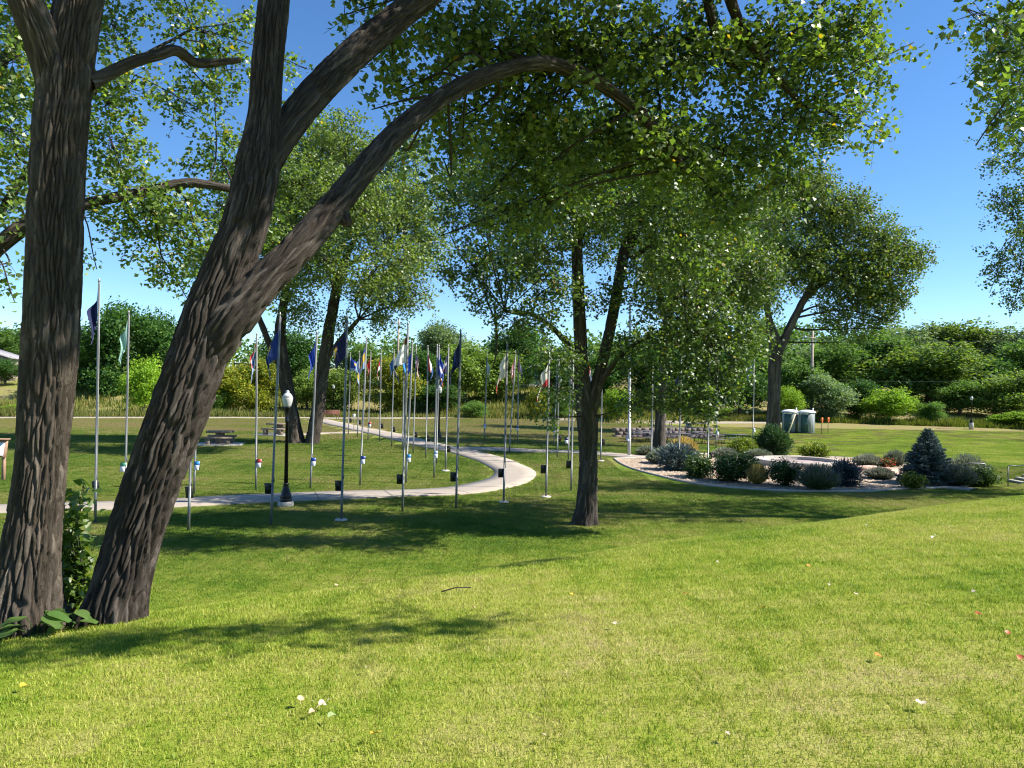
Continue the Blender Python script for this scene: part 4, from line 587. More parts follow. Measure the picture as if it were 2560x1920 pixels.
FL = {  # pole -> (flag kind, colours, side, width, label) , (placard side, faces camera, header colour), pole label
'P1': (('solid', ['navy'], -1, .28, 'long navy flag on the leftmost pole'), (-.3, 0, 'dblue'), 'leftmost steel flagpole, tallest in the picture, right of the furrowed trunk'),
'P2': (('solid', ['pale'], -1, .34, 'pale green flag hanging limp on the second pole from the left'), (-.6, 1, 'green'), 'steel flagpole carrying the pale green flag'),
'P3': (None, (-.2, 0, 'dblue'), 'flagpole with a black placard rising behind the leaning trunk'),
'P4': (None, (1, 1, 'sky'), 'flagpole with a sky-blue and white placard beside the leaning trunk'),
'P5': (('h', ['red', 'white', 'dblue', 'light'], -1, .22, 'red, white and blue striped flag right of the leaning trunk'), (1, 1, 'red'), 'flagpole carrying the red, white and blue flag right of the leaning trunk'),
'P6': (('emblem', ['blue', 'yellow', 'dblue'], -1, .42, 'large blue flag with yellow emblem beside the nearest lamp'), (-1, 0, 'dblue'), 'tilted flagpole just left of the nearest lamp post'),
'P8': (('solid', ['royal'], -1, .34, 'royal blue flag against the twin trunks'), (1, 1, 'royal'), 'flagpole with the royal blue flag before the twin trunks'),
'P9': (('emblem', ['navy', 'yellow', 'white'], -1, .48, 'wide navy flag with yellow and white emblem'), (-1, 0, 'dblue'), 'flagpole with a round footing carrying the wide navy flag'),
'P10': (('h', ['blue', 'yellow', 'light'], -1, .34, 'blue flag with yellow middle and pale lower edge'), (1, 1, 'blue'), 'flagpole with the blue flag with yellow middle'),
'P11': (('sun', ['royal', 'yellow', 'light'], 1, .55, 'blue flag with a yellow sun blown to the right'), (1, 0, 'dblue'), 'far flagpole carrying the blue flag with the yellow sun'),
'P12': (('v', ['light', 'dblue'], -1, .25, 'small light blue flag behind the blue and yellow one'), (1, 0, 'dblue'), 'far flagpole carrying the small light blue flag'),
'P13': (('v', ['red', 'red', 'pink'], -1, .24, 'slim orange-red flag on a far pole'), (1, 1, 'red'), 'far flagpole with the slim orange-red flag and red placard'),
'P14': (('h', ['navy', 'red', 'white'], -1, .24, 'navy over red and white flag on a far pole'), (1, 0, 'dblue'), 'far flagpole with the navy over red and white flag'),
'P15': (('solid', ['dblue'], -1, .26, 'slim dull blue flag left of the white and navy one'), (1, 0, 'dblue'), 'far flagpole with the slim dull blue flag'),
'P16': (('v', ['navy', 'red'], 1, .2, 'dark flag half hidden behind the white and navy one'), (1, 0, 'dblue'), 'far flagpole half hidden by the pole of the white and navy flag'),
'P17': (('diag', ['white', 'navy', 'brown'], -1, .5, 'large white flag with diagonal navy edge'), (-1, 0, 'dblue'), 'near flagpole carrying the large white and navy flag'),
'P18': (('v', ['royal', 'sky', 'sky'], -1, .42, 'bright sky-blue flag in the middle of the row'), (1, 1, 'sky'), 'flagpole carrying the bright sky-blue flag'),
'P19': (('canton', ['navy', 'pink', 'white'], 1, .2, 'pinkish striped flag right of the sky-blue one'), (1, 0, 'dblue'), 'far flagpole with the pinkish striped flag'),
'P20': (('v', ['red', 'white', 'dblue'], 1, .3, 'red, white and blue flag left of the globe lamp in the middle'), (1, 0, 'dblue'), 'flagpole with the red, white and blue flag left of the middle lamp'),
'P21': (('emblem', ['blue', 'white'], 1, .3, 'blue flag with a white emblem by the middle lamp'), (.6, 1, 'light'), 'flagpole just left of the middle lamp post'),
'P22': (('solid', ['royal'], 1, .28, 'plain blue flag overlapping the one with the white emblem'), None, 'thin flagpole directly in line with the middle lamp'),
'P23': (('texas', ['navy', 'white', 'red'], -1, .36, 'navy, white and red flag right of the middle lamp'), (1, 0, 'dblue'), 'flagpole with the navy, white and red flag right of the middle lamp'),
'P24': (('emblem', ['navy', 'dblue'], -1, .38, 'dark navy flag on a near pole, right of the red and white ones'), (-1, 0, 'dblue'), 'near flagpole carrying the dark navy flag'),
'P25': (('solid', ['grey'], 1, .28, 'pale grey flag alone on a far pole'), (.3, 1, 'light'), 'far flagpole with the pale grey flag and white placard'),
'P26': (('diag', ['cream', 'red', 'cream'], -1, .42, 'white flag with a red lower corner on a near pole'), (-1, 0, 'dblue'), 'near flagpole carrying the white flag with red corner'),
'P27': (('canton', ['pink', 'red', 'white'], -1, .26, 'faded red striped flag on a leaning far pole'), None, 'leaning far flagpole right of the white and red flag'),
'P28': (('v', ['pink', 'white', 'dblue'], 1, .28, 'pink, white and blue flag left of the blue house'), (-.4, 1, 'navy'), 'far flagpole with pink, white and blue flag'),
'P29': (('h', ['cream', 'cream', 'red'], -1, .5, 'cream flag with a broad red lower band'), (-1, 0, 'dblue'), 'near flagpole with a footing carrying the cream and red flag'),
'P30': (('v', ['dblue', 'white', 'black'], 1, .4, 'blue, white and black flag left of the middle trunk'), (0, 1, 'navy'), 'far flagpole with the blue, white and black flag'),
'P31': (None, (1, 0, 'dblue'), 'flagpole in the leaves left of the middle trunk, black placard on its right'),
'P32': (('v', ['white', 'pink'], 1, .3, 'whitish flag half hidden in leaves left of the middle trunk'), (-1, 1, 'navy'), 'flagpole left of the middle trunk with a navy and white placard'),
'P33': (None, (-1, 0, 'dblue'), 'near flagpole closest to the left side of the middle trunk'),
'P34': (None, (1, 0, 'dblue'), 'flagpole just right of the middle trunk with a footing'),
'P35': (('canton', ['red', 'dblue', 'white'], 1, .3, 'red, white and blue flag seen in the fork of the middle tree'), None, 'flagpole hidden behind the middle trunk'),
'P36': (None, (-1, 1, 'light'), 'tall thick white flagpole standing at the path end'),
'P37': (None, None, 'flagpole in front of the straight cottonwood trunk'),
'P38': (('solid', ['navy'], -1, .3, 'navy flag mostly hidden in the leaves over the blue spreading spruce'), (1, 0, 'dblue'), 'flagpole behind the blue spreading spruce shrub'),
'P39': (None, (1, 0, 'dblue'), 'flagpole between the green shrub and the broad dark shrub'),
'P40': (None, (.6, 1, 'light'), 'flagpole with a white placard right of the picnic tables'),
'P41': (('emblem', ['azure', 'yellow'], -1, .8, 'bright azure flag left of the right cottonwood'), (.6, 1, 'light'), 'flagpole carrying the bright azure flag'),
}
fr = np.random.default_rng(21)
FOOT = {'P9', 'P23', 'P26', 'P29', 'P34', 'P37', 'P36'}
for (pid, x, y, z, dx, h) in POLES:
    fl, pl, lab = FL[pid]; z = gz(x, y); root = empty('flagpole', (x, y, z)); tag(root, lab, 'flagpole', 'flagpoles on the lawn')
    big = pid == 'P36'; r0 = .10 if big else .042; r1 = .055 if big else .026
    MB().tube([(0, 0, -.15), (dx * .18, 0, h * .18), (dx * .18, 0, h * .18 + .002), (dx * .6, 0, h * .6), (dx, 0, h)], [r0, r0 * .97, r0 * .86, (r0 + r1) / 2, r1], 12).build('shaft', WHITEP if big else ALU, root, True)
    MB().lathe([(r1 * .9, 0), (r1 * 1.35, .01), (r1 * 1.35, .05), (r1 * .7, .09), (.004, .12)], (dx, 0, h), 12).build('finial', GOLDB, root, True)
    MB().tube([(r0 + .01, -.02, 1.4), (dx * .5 + .045, -.02, h * .5), (dx + .035, -.015, h - .05)], .006, 5).build('halyard', ROPE, root)
    MB().box((dx * .22 + r0 + .004, -.01, 1.36), (.02, .03, .14)).build('cleat', ALU, root)
    if pid in FOOT: MB().lathe([(.20, -.08), (.20, .03), (.17, .05), (.05, .055)], (0, 0, 0), 20).build('footing', CONC, root)
    if pl: placard(root, pl[0], pl[1], pl[2])
    if fl:
        kind, cols, sd, w, fl_lab = fl; k = (h - .2) / h
        flag(pid, (x + dx * k, y - .01, z + h - .2), kind, cols, sd, w * .88, fl_lab, fly=.55 if pid == 'P11' else 0, r=fr)
# ---------------------------------------------------------------- lamps
LB = mat('lamp_black', (.010, .010, .011), .35, .3); GLOBE = None
m, nt, b = nodes_of('lamp_globe'); b.inputs['Base Color'].default_value = (.5, .5, .485, 1); b.inputs['Roughness'].default_value = .25; b.inputs['Subsurface Weight'].default_value = .15; b.inputs['Subsurface Radius'].default_value = (.05, .05, .05); GLOBE = m
def lamp(x, y, label, plinth, h=4.0):
    z = gz(x, y); root = empty('lamp_post', (x, y, z)); tag(root, label, 'street lamp', 'black globe lamp posts'); p = plinth
    if p: MB().lathe([(.27, -.1), (.27, p - .02), (.25, p)], (0, 0, 0), 24).build('plinth', CONC, root)
    k = h / 4.0
    pr_ = [(.21, 0), (.21, .07), (.19, .10), (.20, .13), (.185, .22), (.14, .36), (.10, .5), (.085, .56), (.10, .58), (.10, .62), (.08, .64)]
    MB().lathe([(r, p + q * k) for r, q in pr_], (0, 0, 0), 24, [0, 0, 0, 0, .03, .04, .05, 0, 0, 0, 0]).build('base', LB, root, True)
    MB().lathe([(.068, p + .62 * k), (.056, p + 2.75 * k), (.075, p + 2.78 * k), (.075, p + 2.84 * k), (.052, p + 2.87 * k), (.052, p + 3.05 * k), (.10, p + 3.2 * k), (.13, p + 3.27 * k), (.13, p + 3.30 * k)], (0, 0, 0), 20).build('post', LB, root, True)
    MB().lathe([(.11, p + 3.29 * k), (.13, p + 3.33 * k), (.17, p + 3.48 * k), (.185, p + 3.58 * k), (.18, p + 3.63 * k)], (0, 0, 0), 24).build('globe', GLOBE, root, True)
    MB().lathe([(.186, p + 3.628 * k), (.15, p + 3.70 * k), (.09, p + 3.77 * k), (.055, p + 3.79 * k), (.065, p + 3.82 * k), (.045, p + 3.86 * k), (.01, p + 3.88 * k)], (0, 0, 0), 24).build('globe_cap', GLOBE, root, True)
lamp(-7.83, 26.85, 'nearest black lamp post with white acorn globe beside the path', .17, 4.0)
lamp(-23.2, 100.0, 'far lamp post behind the red bench at the path end', .1, 4.1)
lamp(-5.25, 55.8, 'lamp post among the middle flags, on the far side of the path', 0, 3.95)
lamp(60.1, 100.5, 'far lamp post on a pale concrete block at the right lawn edge', .85, 3.6)
# ---------------------------------------------------------------- bench, stone tables, information board
def bench(x, y, rz, label):
    WOOD = mat('bench_slats', (.20, .075, .055), .6, var=.25, scale=14); root = empty('park_bench', (x, y, gz(x, y) + .04), rz); tag(root, label, 'bench')
    for k in range(4): MB().box((0, -.18 + k * .12, .45), (1.7, .1, .035)).build('seat_slat', WOOD, root)
    for k in range(4): MB().box((0, .27 + k * .035, .56 + k * .12), (1.7, .03, .1), rx=-.28).build('back_slat', WOOD, root)
    for sx in (-.75, .75):
        o = MB().tube([(sx, -.24, 0), (sx, -.2, .42), (sx, .22, .42), (sx, .4, .98)], .025, 8); o.tube([(sx, .3, 0), (sx, .22, .42)], .025, 8); o.tube([(sx, -.2, .42), (sx, -.22, .64), (sx, .26, .66)], .02, 8); o.build('side_frame', WOOD, root)
bench(-19.4, 82.6, R_(-145), 'reddish brown slatted bench at the far end of the path')
STONE = mat('stone_brown', (.20, .155, .115), .9, var=.3, scale=7, bmp=.4, bscale=25); SLAB = mat('slab_grey', (.36, .34, .31), .9, var=.15, scale=4)
def stone_table(x, y, rz, label):
    z = gz(x, y); root = empty('stone_picnic_table', (x, y, z), rz); tag(root, label, 'picnic table')
    MB().box((0, 0, .01), (2.9, 2.5, .08)).build('slab', SLAB, root)
    MB().box((0, 0, .80), (1.55, 1.0, .11)).build('table_top', STONE, root); MB().box((0, 0, .39), (.5, .42, .71)).build('pedestal', STONE, root)
    for s in (-1, 1):
        o = MB().box((0, s * .95, .47), (1.75, .36, .10)).build('bench_seat', STONE, root)
        for q in (-.58, .58): MB().box((q, s * .95, .23), (.28, .28, .38)).build('leg', STONE, o)
stone_table(-18.5, 48.9, R_(12), 'brown stone picnic table in the shade right of the leaning trunk')
stone_table(-17.1, 56.6, R_(-8), 'brown stone picnic table standing against the twin trunks')
ib = empty('information_board', (-21.9, 32.3, gz(-21.9, 32.3))); tag(ib, 'brown framed information board with white panel cut by the left edge', 'sign')
BRN = mat('sign_brown', (.32, .19, .12), .7); 
for q in (-.62, .62): MB().box((q, 0, .5), (.12, .1, 1.2)).build('post', BRN, ib)
MB().box((0, -.02, 1.3), (1.5, .08, .72), rx=-.15).build('frame', BRN, ib); MB().box((0, -.078, 1.29), (1.32, .02, .56), rx=-.15).build('panel', SW, ib)
MB().box((0, .03, 1.70), (1.6, .25, .05)).build('roof_board', BRN, ib)
# ---------------------------------------------------------------- stacked picnic tables and low wall
WD = mat('table_planks', (.085, .075, .085), .55, var=.35, scale=9); FRM = mat('table_frame', (.03, .035, .035), .4, .4)
def picnic_table(x, y, z, rz, label, tilt=0, roll=0):
    root = empty('picnic_table', (x, y, z), rz); root.rotation_euler = (roll, tilt, rz); tag(root, label, 'picnic table', 'folding-frame picnic tables stored by the low wall')
    for k in range(5): MB().box((0, -.3 + k * .15, .74), (1.83, .14, .04)).build('top_plank', WD, root)
    for s in (-1, 1):
        for k in range(2): MB().box((0, s * (.62 + .15 * k), .44), (1.83, .14, .04)).build('seat_plank', WD, root)
    for sx in (-.62, .62):
        o = MB().tube([(sx, -.62, .02), (sx, -.22, .71)], .022, 8); o.tube([(sx, .62, .02), (sx, .22, .71)], .022, 8); o.tube([(sx, -.8, .41), (sx, .8, .41)], .02, 8); o.tube([(sx, -.36, .72), (sx, .36, .72)], .02, 8); o.build('leg_frame', FRM, root)
wr = empty('low_stone_wall', (13.0, 65.0, gz(13, 65)), R_(20)); tag(wr, 'low dark stone wall behind the stacked picnic tables', 'wall')
WST = mat('wall_block', (.15, .12, .11), .9, var=.35, scale=4, bmp=.4); rr = random.Random(5)
for c in range(3):
    x0 = -4.9 + (c % 2) * .25
    while x0 < 4.6:
        w = rr.uniform(.45, .8); MB().box((x0 + w / 2, rr.uniform(-.02, .02), .15 + c * .29), (w - .02, .42, .27)).build('stone', WST, wr); x0 += w
PT = [(9.6, 57.6, 5, 'leftmost stored picnic table, its end by the thick white flagpole'), (11.0, 58.6, -6, 'second stored picnic table from the left, before the low wall'), (12.6, 58.4, 8, 'stored picnic table just right of the straight cottonwood trunk'),
      (13.9, 59.6, 15, 'fourth stored picnic table from the left'), (15.4, 59.0, -4, 'stored picnic table second from the right'), (17.6, 60.6, 6, 'rightmost stored picnic table standing free on the grass'), (12.2, 61.6, 12, 'stored picnic table in the back row close to the wall'), (10.2, 60.6, -10, 'stored picnic table in the back left, near the wall end'), (15.0, 62.4, 20, 'stored picnic table in the back right before the wall')]
for x, y, a, l in PT: picnic_table(x, y, gz(x, y), R_(a), l)
picnic_table(11.6, 59.0, gz(11.6, 59) + .79, R_(4), 'picnic table stacked on top of the others at the left', 0, 0)
picnic_table(14.3, 59.4, gz(14.3, 59.4) + .79, R_(-7), 'picnic table stacked on top of the others at the right', 0, 0)
# ---------------------------------------------------------------- portable toilets, plank, marker stakes
TG = mat('toilet_green', (.25, .285, .28), .5, var=.12, scale=2); TW = mat('toilet_roof', (.74, .75, .74), .45, var=.05); TD = mat('toilet_door', (.03, .085, .08), .5)
def toilet(x, y, rz, label):
    root = empty('portable_toilet', (x, y, gz(x, y)), rz); root.scale = (1.14, 1.14, 1.06); tag(root, label, 'portable toilet', 'portable toilets')
    MB().box((0, 0, .06), (1.2, 1.2, .12)).build('skid_base', mat('skid', (.05, .05, .05), .7), root)
    b_ = MB().box((0, 0, 1.08), (1.12, 1.12, 1.93), bev=.03)
    for s in (-1, 1):
        for q in (-.36, 0, .36): b_.box((s * .57, q, 1.05), (.03, .1, 1.7)); b_.box((q, .57, 1.05), (.1, .03, 1.7))
    b_.build('cabin', TG, root)
    d = MB().box((0, -.575, 1.02), (.66, .035, 1.72)).build('door', TD, root); MB().box((.24, -.605, 1.0), (.05, .03, .16)).build('handle', TW, d)
    for q in (-.3, 0, .3): MB().box((q, -.575, 1.95), (.2, .02, .08)).build('vent', TW, root)
    a = 12; V = []
    for zz, k in ((2.05, .63), (2.12, .63), (2.2, .56), (2.30, .36), (2.34, .12)):
        for px, py in ((-1, -1), (0, -1.06), (1, -1), (1.06, 0), (1, 1), (0, 1.06), (-1, 1), (-1.06, 0)): V.append((px * k, py * k, zz))
    Q = [(r * 8 + i, r * 8 + (i + 1) % 8, r * 8 + 8 + (i + 1) % 8, r * 8 + 8 + i) for r in range(4) for i in range(8)] + [(32, 33, 34, 35), (32, 35, 36, 39), (36, 37, 38, 39)]
    mesh_np('roof', V, Q, None, TW, root); MB().lathe([(.06, 0), (.06, .42), (.01, .43)], (.42, .42, 2.1), 10).build('vent_pipe', TW, root)
toilet(31.05, 80.9, R_(-40), 'dark green portable toilet with white roof, the right one of the pair')
toilet(29.6, 81.7, R_(-40), 'portable toilet half hidden behind the right cottonwood trunk')
MB_ = MB().box((0, 0, 0), (.13, .05, 2.3)); o = MB_.build('wooden_plank', mat('plank_cream', (.62, .52, .33), .7, var=.15)); o.location = (28.15, 77.3, gz(28.2, 77.3) + 1.05); o.rotation_euler = (R_(-8), R_(22), 0); tag(o, 'pale wooden board leaning beside the portable toilets', 'plank')
ORG = mat('marker_orange', (.75, .16, .03), .6)
for x, y, l in ((32.0, 79.3, 'left one of two orange-topped marker stakes'), (33.1, 80.4, 'right one of two orange-topped marker stakes')):
    root = empty('marker_stake', (x, y, gz(x, y))); tag(root, l, 'stake', 'orange marker stakes'); MB().box((0, 0, .8), (.05, .03, 1.7)).build('stake', mat('stake_dark', (.08, .06, .05)), root)
    MB().box((0, -.03, 1.55), (.26, .02, .36)).build('flag_plate', ORG, root); MB().box((.03, -.045, 1.28), (.14, .015, .2)).build('ribbon', ORG, root)
# ---------------------------------------------------------------- handrails, trash bin, meter post
RAIL = mat('rail_steel', (.16, .16, .165), .45, .6)
def rail(pts, posts, label):
    z0 = gz(*posts[0][:2]); root = empty('handrail', (posts[0][0], posts[0][1], z0)); tag(root, label, 'handrail', 'stair handrails'); p0 = np.array((posts[0][0], posts[0][1], z0))
    MB().tube(catmull([np.array(p) - p0 for p in pts], .2), .025, 8).build('top_rail', RAIL, root, True)
    for x, y, h in posts: MB().tube([np.array((x, y, gz(x, y) - .1)) - p0, np.array((x, y, h)) - p0], .025, 8).build('post', RAIL, root, True)
z0 = gz(22.6, 36.6)
rail([(19.9, 36.9, z0 + .35), (20.5, 36.8, z0 + .38), (21.6, 36.6, z0 + .93), (22.0, 36.6, z0 + .98), (22.55, 36.6, z0 + .96), (22.6, 36.6, z0 + .85)], [(22.58, 36.6, z0 + .95), (20.3, 36.85, z0 + .38)], 'left handrail behind the silvery bush, bending down to the left')
rail([(23.0, 35.6, z0 + .9), (23.1, 35.6, z0 + 1.0), (23.6, 35.6, z0 + .99), (24.6, 35.5, z0 + 1.45), (26.5, 35.4, z0 + 2.4)], [(23.02, 35.6, z0 + .95), (25.4, 35.5, z0 + 1.83)], 'right handrail at the picture edge, rising to the right')
STP = mat('stair_concrete', (.42, .39, .35), .9)
sr = empty('stairs', (23.6, 36.1, z0)); tag(sr, 'concrete stairs between the two handrails at the right edge', 'stairs')
for k in range(8): MB().box((.2 + k * .36, 0, .0 + k * .12), (.38, 1.0, .5)).build('step', STP, sr)
bx_, by_ = 16.6, 72.0
tb = empty('litter_bin', (bx_, by_, gz(bx_, by_))); tag(tb, 'small pale block by the far path, seen right of the stored tables', 'bin')
MB().lathe([(.26, 0), (.30, .85), (.30, .92), (.24, .95)], (0, 0, 0), 16).build('drum', CON, tb); MB().lathe([(.28, .95), (.26, 1.02), (.05, 1.08)], (0, 0, 0), 16).build('lid', mat('bin_lid', (.2, .2, .2)), tb)
sg = empty('small_sign', (-13.2, 64.5, gz(-13.2, 64.5))); tag(sg, 'tiny white sign on a thin post beside the path near the bench', 'sign')
MB().box((0, 0, .5), (.04, .04, 1.1)).build('post', ALU, sg); MB().box((0, -.03, 1.15), (.22, .02, .3)).build('board', SW, sg)
# ---------------------------------------------------------------- far trees and bushes on the hillside
FC = dict(dark=[(0, (0.025, 0.068, 0.018)), (.5, (0.043, 0.105, 0.024)), (.9, (0.078, 0.159, 0.035)), (1, (0.109, 0.180, 0.039))],
          mid=[(0, (0.057, 0.120, 0.029)), (.5, (0.092, 0.180, 0.039)), (.9, (0.154, 0.250, 0.057)), (1, (0.198, 0.268, 0.057))],
          gold=[(0, (0.084, 0.140, 0.020)), (.4, (0.165, 0.222, 0.028)), (.8, (0.304, 0.304, 0.031)), (1, (0.420, 0.332, 0.031))],
          lime=[(0, (0.095, 0.182, 0.020)), (.5, (0.177, 0.297, 0.028)), (.9, (0.281, 0.401, 0.038)), (1, (0.350, 0.414, 0.046))],
          olive=[(0, (0.078, 0.130, 0.030)), (.5, (0.130, 0.206, 0.043)), (.9, (0.206, 0.276, 0.057)), (1, (0.268, 0.303, 0.057))],
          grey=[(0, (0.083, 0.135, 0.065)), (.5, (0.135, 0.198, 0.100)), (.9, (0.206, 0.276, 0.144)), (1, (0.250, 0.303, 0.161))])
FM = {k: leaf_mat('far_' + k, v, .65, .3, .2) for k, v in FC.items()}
FBARK = mat('far_bark', (.10, .085, .07), .9)
def proto_crown(seed, low):
    r = np.random.default_rng(900 + seed); lb = []
    for k in range(26):
        d = r.normal(size=3); d /= np.linalg.norm(d); q = r.random() ** .45; z = .56 + d[2] * .36 * q
        if low: z = .5 + d[2] * .42 * q
        wd = 1 - .35 * max(0, (z - .55) / .45); lb.append((d[0] * .36 * q * wd, d[1] * .36 * q * wd, z, r.uniform(.11, .2)))
    LP, A, B, LO = sprays(lb, 3400, r, .028, 9, 2.2, .5)
    LP[:, 2] = np.abs(LP[:, 2] - .015) + .015; return LP, r, lb
PROTO = []
for s in range(6):
    LP, r, lb = proto_crown(s, s % 2 == 0); o = leaves_mesh('crown', LP, .027 * r.uniform(.6, 1.4, len(LP)), r, FM['mid'], None, (DIA, DIAQ), .5, .3); me = o.data; bpy.data.objects.remove(o)
    mb = MB(); mb.tube([(0, 0, -.03), (.01, 0, .18), (.0, .01, .4), (.02, 0, .62)], [.028, .022, .016, .006], 8)
    for l in lb[:9]: mb.tube([(.005, 0, .2 + .2 * random.random()), (l[0] * .5, l[1] * .5, l[2] * .85), l[:3]], [.012, .008, .003], 5, False)
    o = mb.build('trunk', FBARK); tm = o.data; bpy.data.objects.remove(o); PROTO.append((me, tm))
def far_tree(i, x, y, z, h, w, st, lab):
    root = empty('bush' if h < 6 else 'hillside_tree', (x, y, z - .1), random.uniform(0, 6.28)); tag(root, lab, 'bush' if h < 6 else 'tree', 'trees and bushes on the far bank')
    me, tm = PROTO[i % 6]; w = max(w * (1.45 if h > 5 else 1.25), h * .6)
    c = bpy.data.objects.new('crown', me); C.objects.link(c); c.parent = root; c.scale = (w, w, h); c['kind'] = 'stuff'
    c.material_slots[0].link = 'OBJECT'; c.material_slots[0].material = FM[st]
    t = bpy.data.objects.new('trunk', tm); C.objects.link(t); t.parent = root; t.scale = (w, w, h)
for i, (x, y, z, h, w, st, lab) in enumerate(FAR_TREES): far_tree(i, x, y, z, h, w, st, lab)
r = np.random.default_rng(88); n = 420; wx = r.uniform(-150, 175, n); wy = r.uniform(150, 200, n); wh = 5.5 + 5 * r.random(n) + 2.5 * perlin(np.stack([wx * .03, wx * 0, wx * 0 + 1], -1)); wh = np.where(wx > 30, wh * 1.1, wh)
ex = r.uniform(28, 118, 110), r.uniform(117, 150, 110); wx = np.concatenate([wx, ex[0]]); wy = np.concatenate([wy, ex[1]]); wh = np.concatenate([wh, r.uniform(4, 9, 110)])
LP, A, B, LO = sprays([(a, b_, gz(a, b_) + h_ * .6, h_ * .5) for a, b_, h_ in zip(wx, wy, wh)], 1.25, r, .6, 7, 1.8, .5)
o = leaves_mesh('far_wood', LP, .75 * r.uniform(.6, 1.3, len(LP)), r, FM['mid'], None, (DIA, DIAQ), .5, .3); tag(o, 'distant wood closing the view behind the houses and bushes', 'wood', kind='stuff')
# ---------------------------------------------------------------- tall weeds along the far edge
def blades(name, x, y, h, w, matl, label, cat, r, lean=.25, zoff=0, z=None):
    n = len(x); z = ground(x, y) + zoff if z is None else z; a = r.uniform(0, 6.28, n); dx, dy = np.cos(a), np.sin(a); l = h * r.normal(0, lean, n); l2 = h * r.normal(0, lean, n)
    V = np.stack([np.stack([x - dx * w, y - dy * w, z], -1), np.stack([x + dx * w, y + dy * w, z], -1), np.stack([x + l, y + l2, z + h], -1)], 1)
    o = mesh_np(name, V, None, np.arange(n * 3).reshape(-1, 3), matl, None, False, {'rnd': ('FACE', r.random(n))}); return tag(o, label, cat, kind='stuff')
WEED = leaf_mat('weeds', [(0, (.05, .085, .016)), (.4, (.11, .135, .026)), (.75, (.18, .175, .045)), (1, (.28, .23, .09))], .7, .3, .2)
WEED2 = leaf_mat('weeds_green', [(0, (.05, .09, .012)), (.5, (.12, .16, .02)), (1, (.22, .22, .04))], .7, .3, .2)
r = np.random.default_rng(31)
def along(pts, n, w0, w1):
    P = catmull(np.array(pts, float), 1.0); k = r.integers(0, len(P) - 1, n); t = r.random(n)[:, None]; q = P[k] * (1 - t) + P[k + 1] * t; T = P[k + 1] - P[k]; N = np.stack([-T[:, 1], T[:, 0]], 1) / (np.linalg.norm(T, axis=1)[:, None] + 1e-9)
    q = q + N * r.uniform(w0, w1, n)[:, None]; return q[:, 0], q[:, 1]
x, y = along(PATH_FAR, 26000, 1.4, 9.0); hh = .45 + .5 * np.abs(perlin(np.stack([x * .25, y * .25, x * 0], -1))) * 2; blades('tall_weeds', x, y, hh * r.uniform(.5, 1.2, len(x)), .05, WEED, 'tall dry weeds beyond the far path on the left and middle', 'weeds', r)
x, y = along([(40, 107), (47, 104.5), (55, 102.5), (62, 101.5), (72, 99.5), (84, 97)], 15000, .2, 6.0); hh = .5 + .6 * np.abs(perlin(np.stack([x * .3, y * .3, x * 0], -1))) * 2; blades('tall_weeds', x, y, hh * r.uniform(.5, 1.2, len(x)), .05, WEED2, 'tall yellow-green weeds edging the right lawn', 'weeds', r)
x = r.uniform(-70, 25, 26000); y = r.uniform(97, 128, 26000); k = perlin(np.stack([x * .12, y * .12, x * 0 + 3], -1)) > -.25; x, y = x[k], y[k]; blades('bank_grass', x, y, r.uniform(.3, 1.1, len(x)), .08, WEED, 'dry grass on the bank below the houses', 'grass', r)
# ---------------------------------------------------------------- shrubs of the planting bed
SM = dict(silver=leaf_mat('sh_silver', [(0, (.08, .12, .055)), (.6, (.16, .20, .115)), (1, (.30, .32, .23))], .7, .2, .2, (1.1, 1.1, 1)), bluejuniper=leaf_mat('sh_bluej', [(0, (.05, .085, .08)), (.6, (.11, .16, .155)), (1, (.2, .26, .26))], .6, .15, .3, (1, 1, 1)),
    tangrass=leaf_mat('sh_tan', [(0, (.14, .16, .04)), (.5, (.36, .28, .10)), (1, (.55, .40, .18))], .7, .3, .2), green=leaf_mat('sh_green', [(0, (.025, .06, .012)), (.5, (.05, .105, .018)), (1, (.11, .17, .03))], .5, .25, .4),
    darkgreen=leaf_mat('sh_dark', [(0, (.012, .035, .010)), (.6, (.028, .068, .016)), (1, (.07, .12, .025))], .5, .2, .4), lavender=leaf_mat('sh_lav', [(0, (.09, .13, .06)), (.6, (.17, .20, .125)), (1, (.30, .30, .25))], .7, .2, .2, (1.1, 1.1, 1)),
    yellowgreen=leaf_mat('sh_yg', [(0, (.05, .09, .012)), (.5, (.11, .16, .018)), (1, (.24, .26, .03))], .5, .3, .3), pine=leaf_mat('sh_pine', [(0, (.018, .05, .018)), (.6, (.04, .09, .03)), (1, (.08, .14, .05))], .55, .15, .3),
    sage=leaf_mat('sh_sage', [(0, (.04, .08, .03)), (.6, (.08, .13, .055)), (.9, (.15, .17, .13)), (1, (.24, .21, .29))], .7, .2, .2, (1, 1, 1)), bluespruce_low=leaf_mat('sh_bspr', [(0, (.022, .04, .055)), (.6, (.045, .075, .095)), (1, (.10, .14, .17))], .55, .12, .3, (1, 1, 1)),
    redflower=leaf_mat('sh_red', [(0, (.04, .075, .02)), (.7, (.09, .12, .03)), (.78, (.45, .03, .02)), (1, (.55, .04, .03))], .5, .2, .3))
SBARK = mat('shrub_stem', (.09, .07, .05), .9)
NEEDLE = (np.array([(-.07, 0, 0), (.07, 0, 0), (.03, 1, .02), (-.03, 1, .02)]), np.array([(0, 1, 2, 3)]))
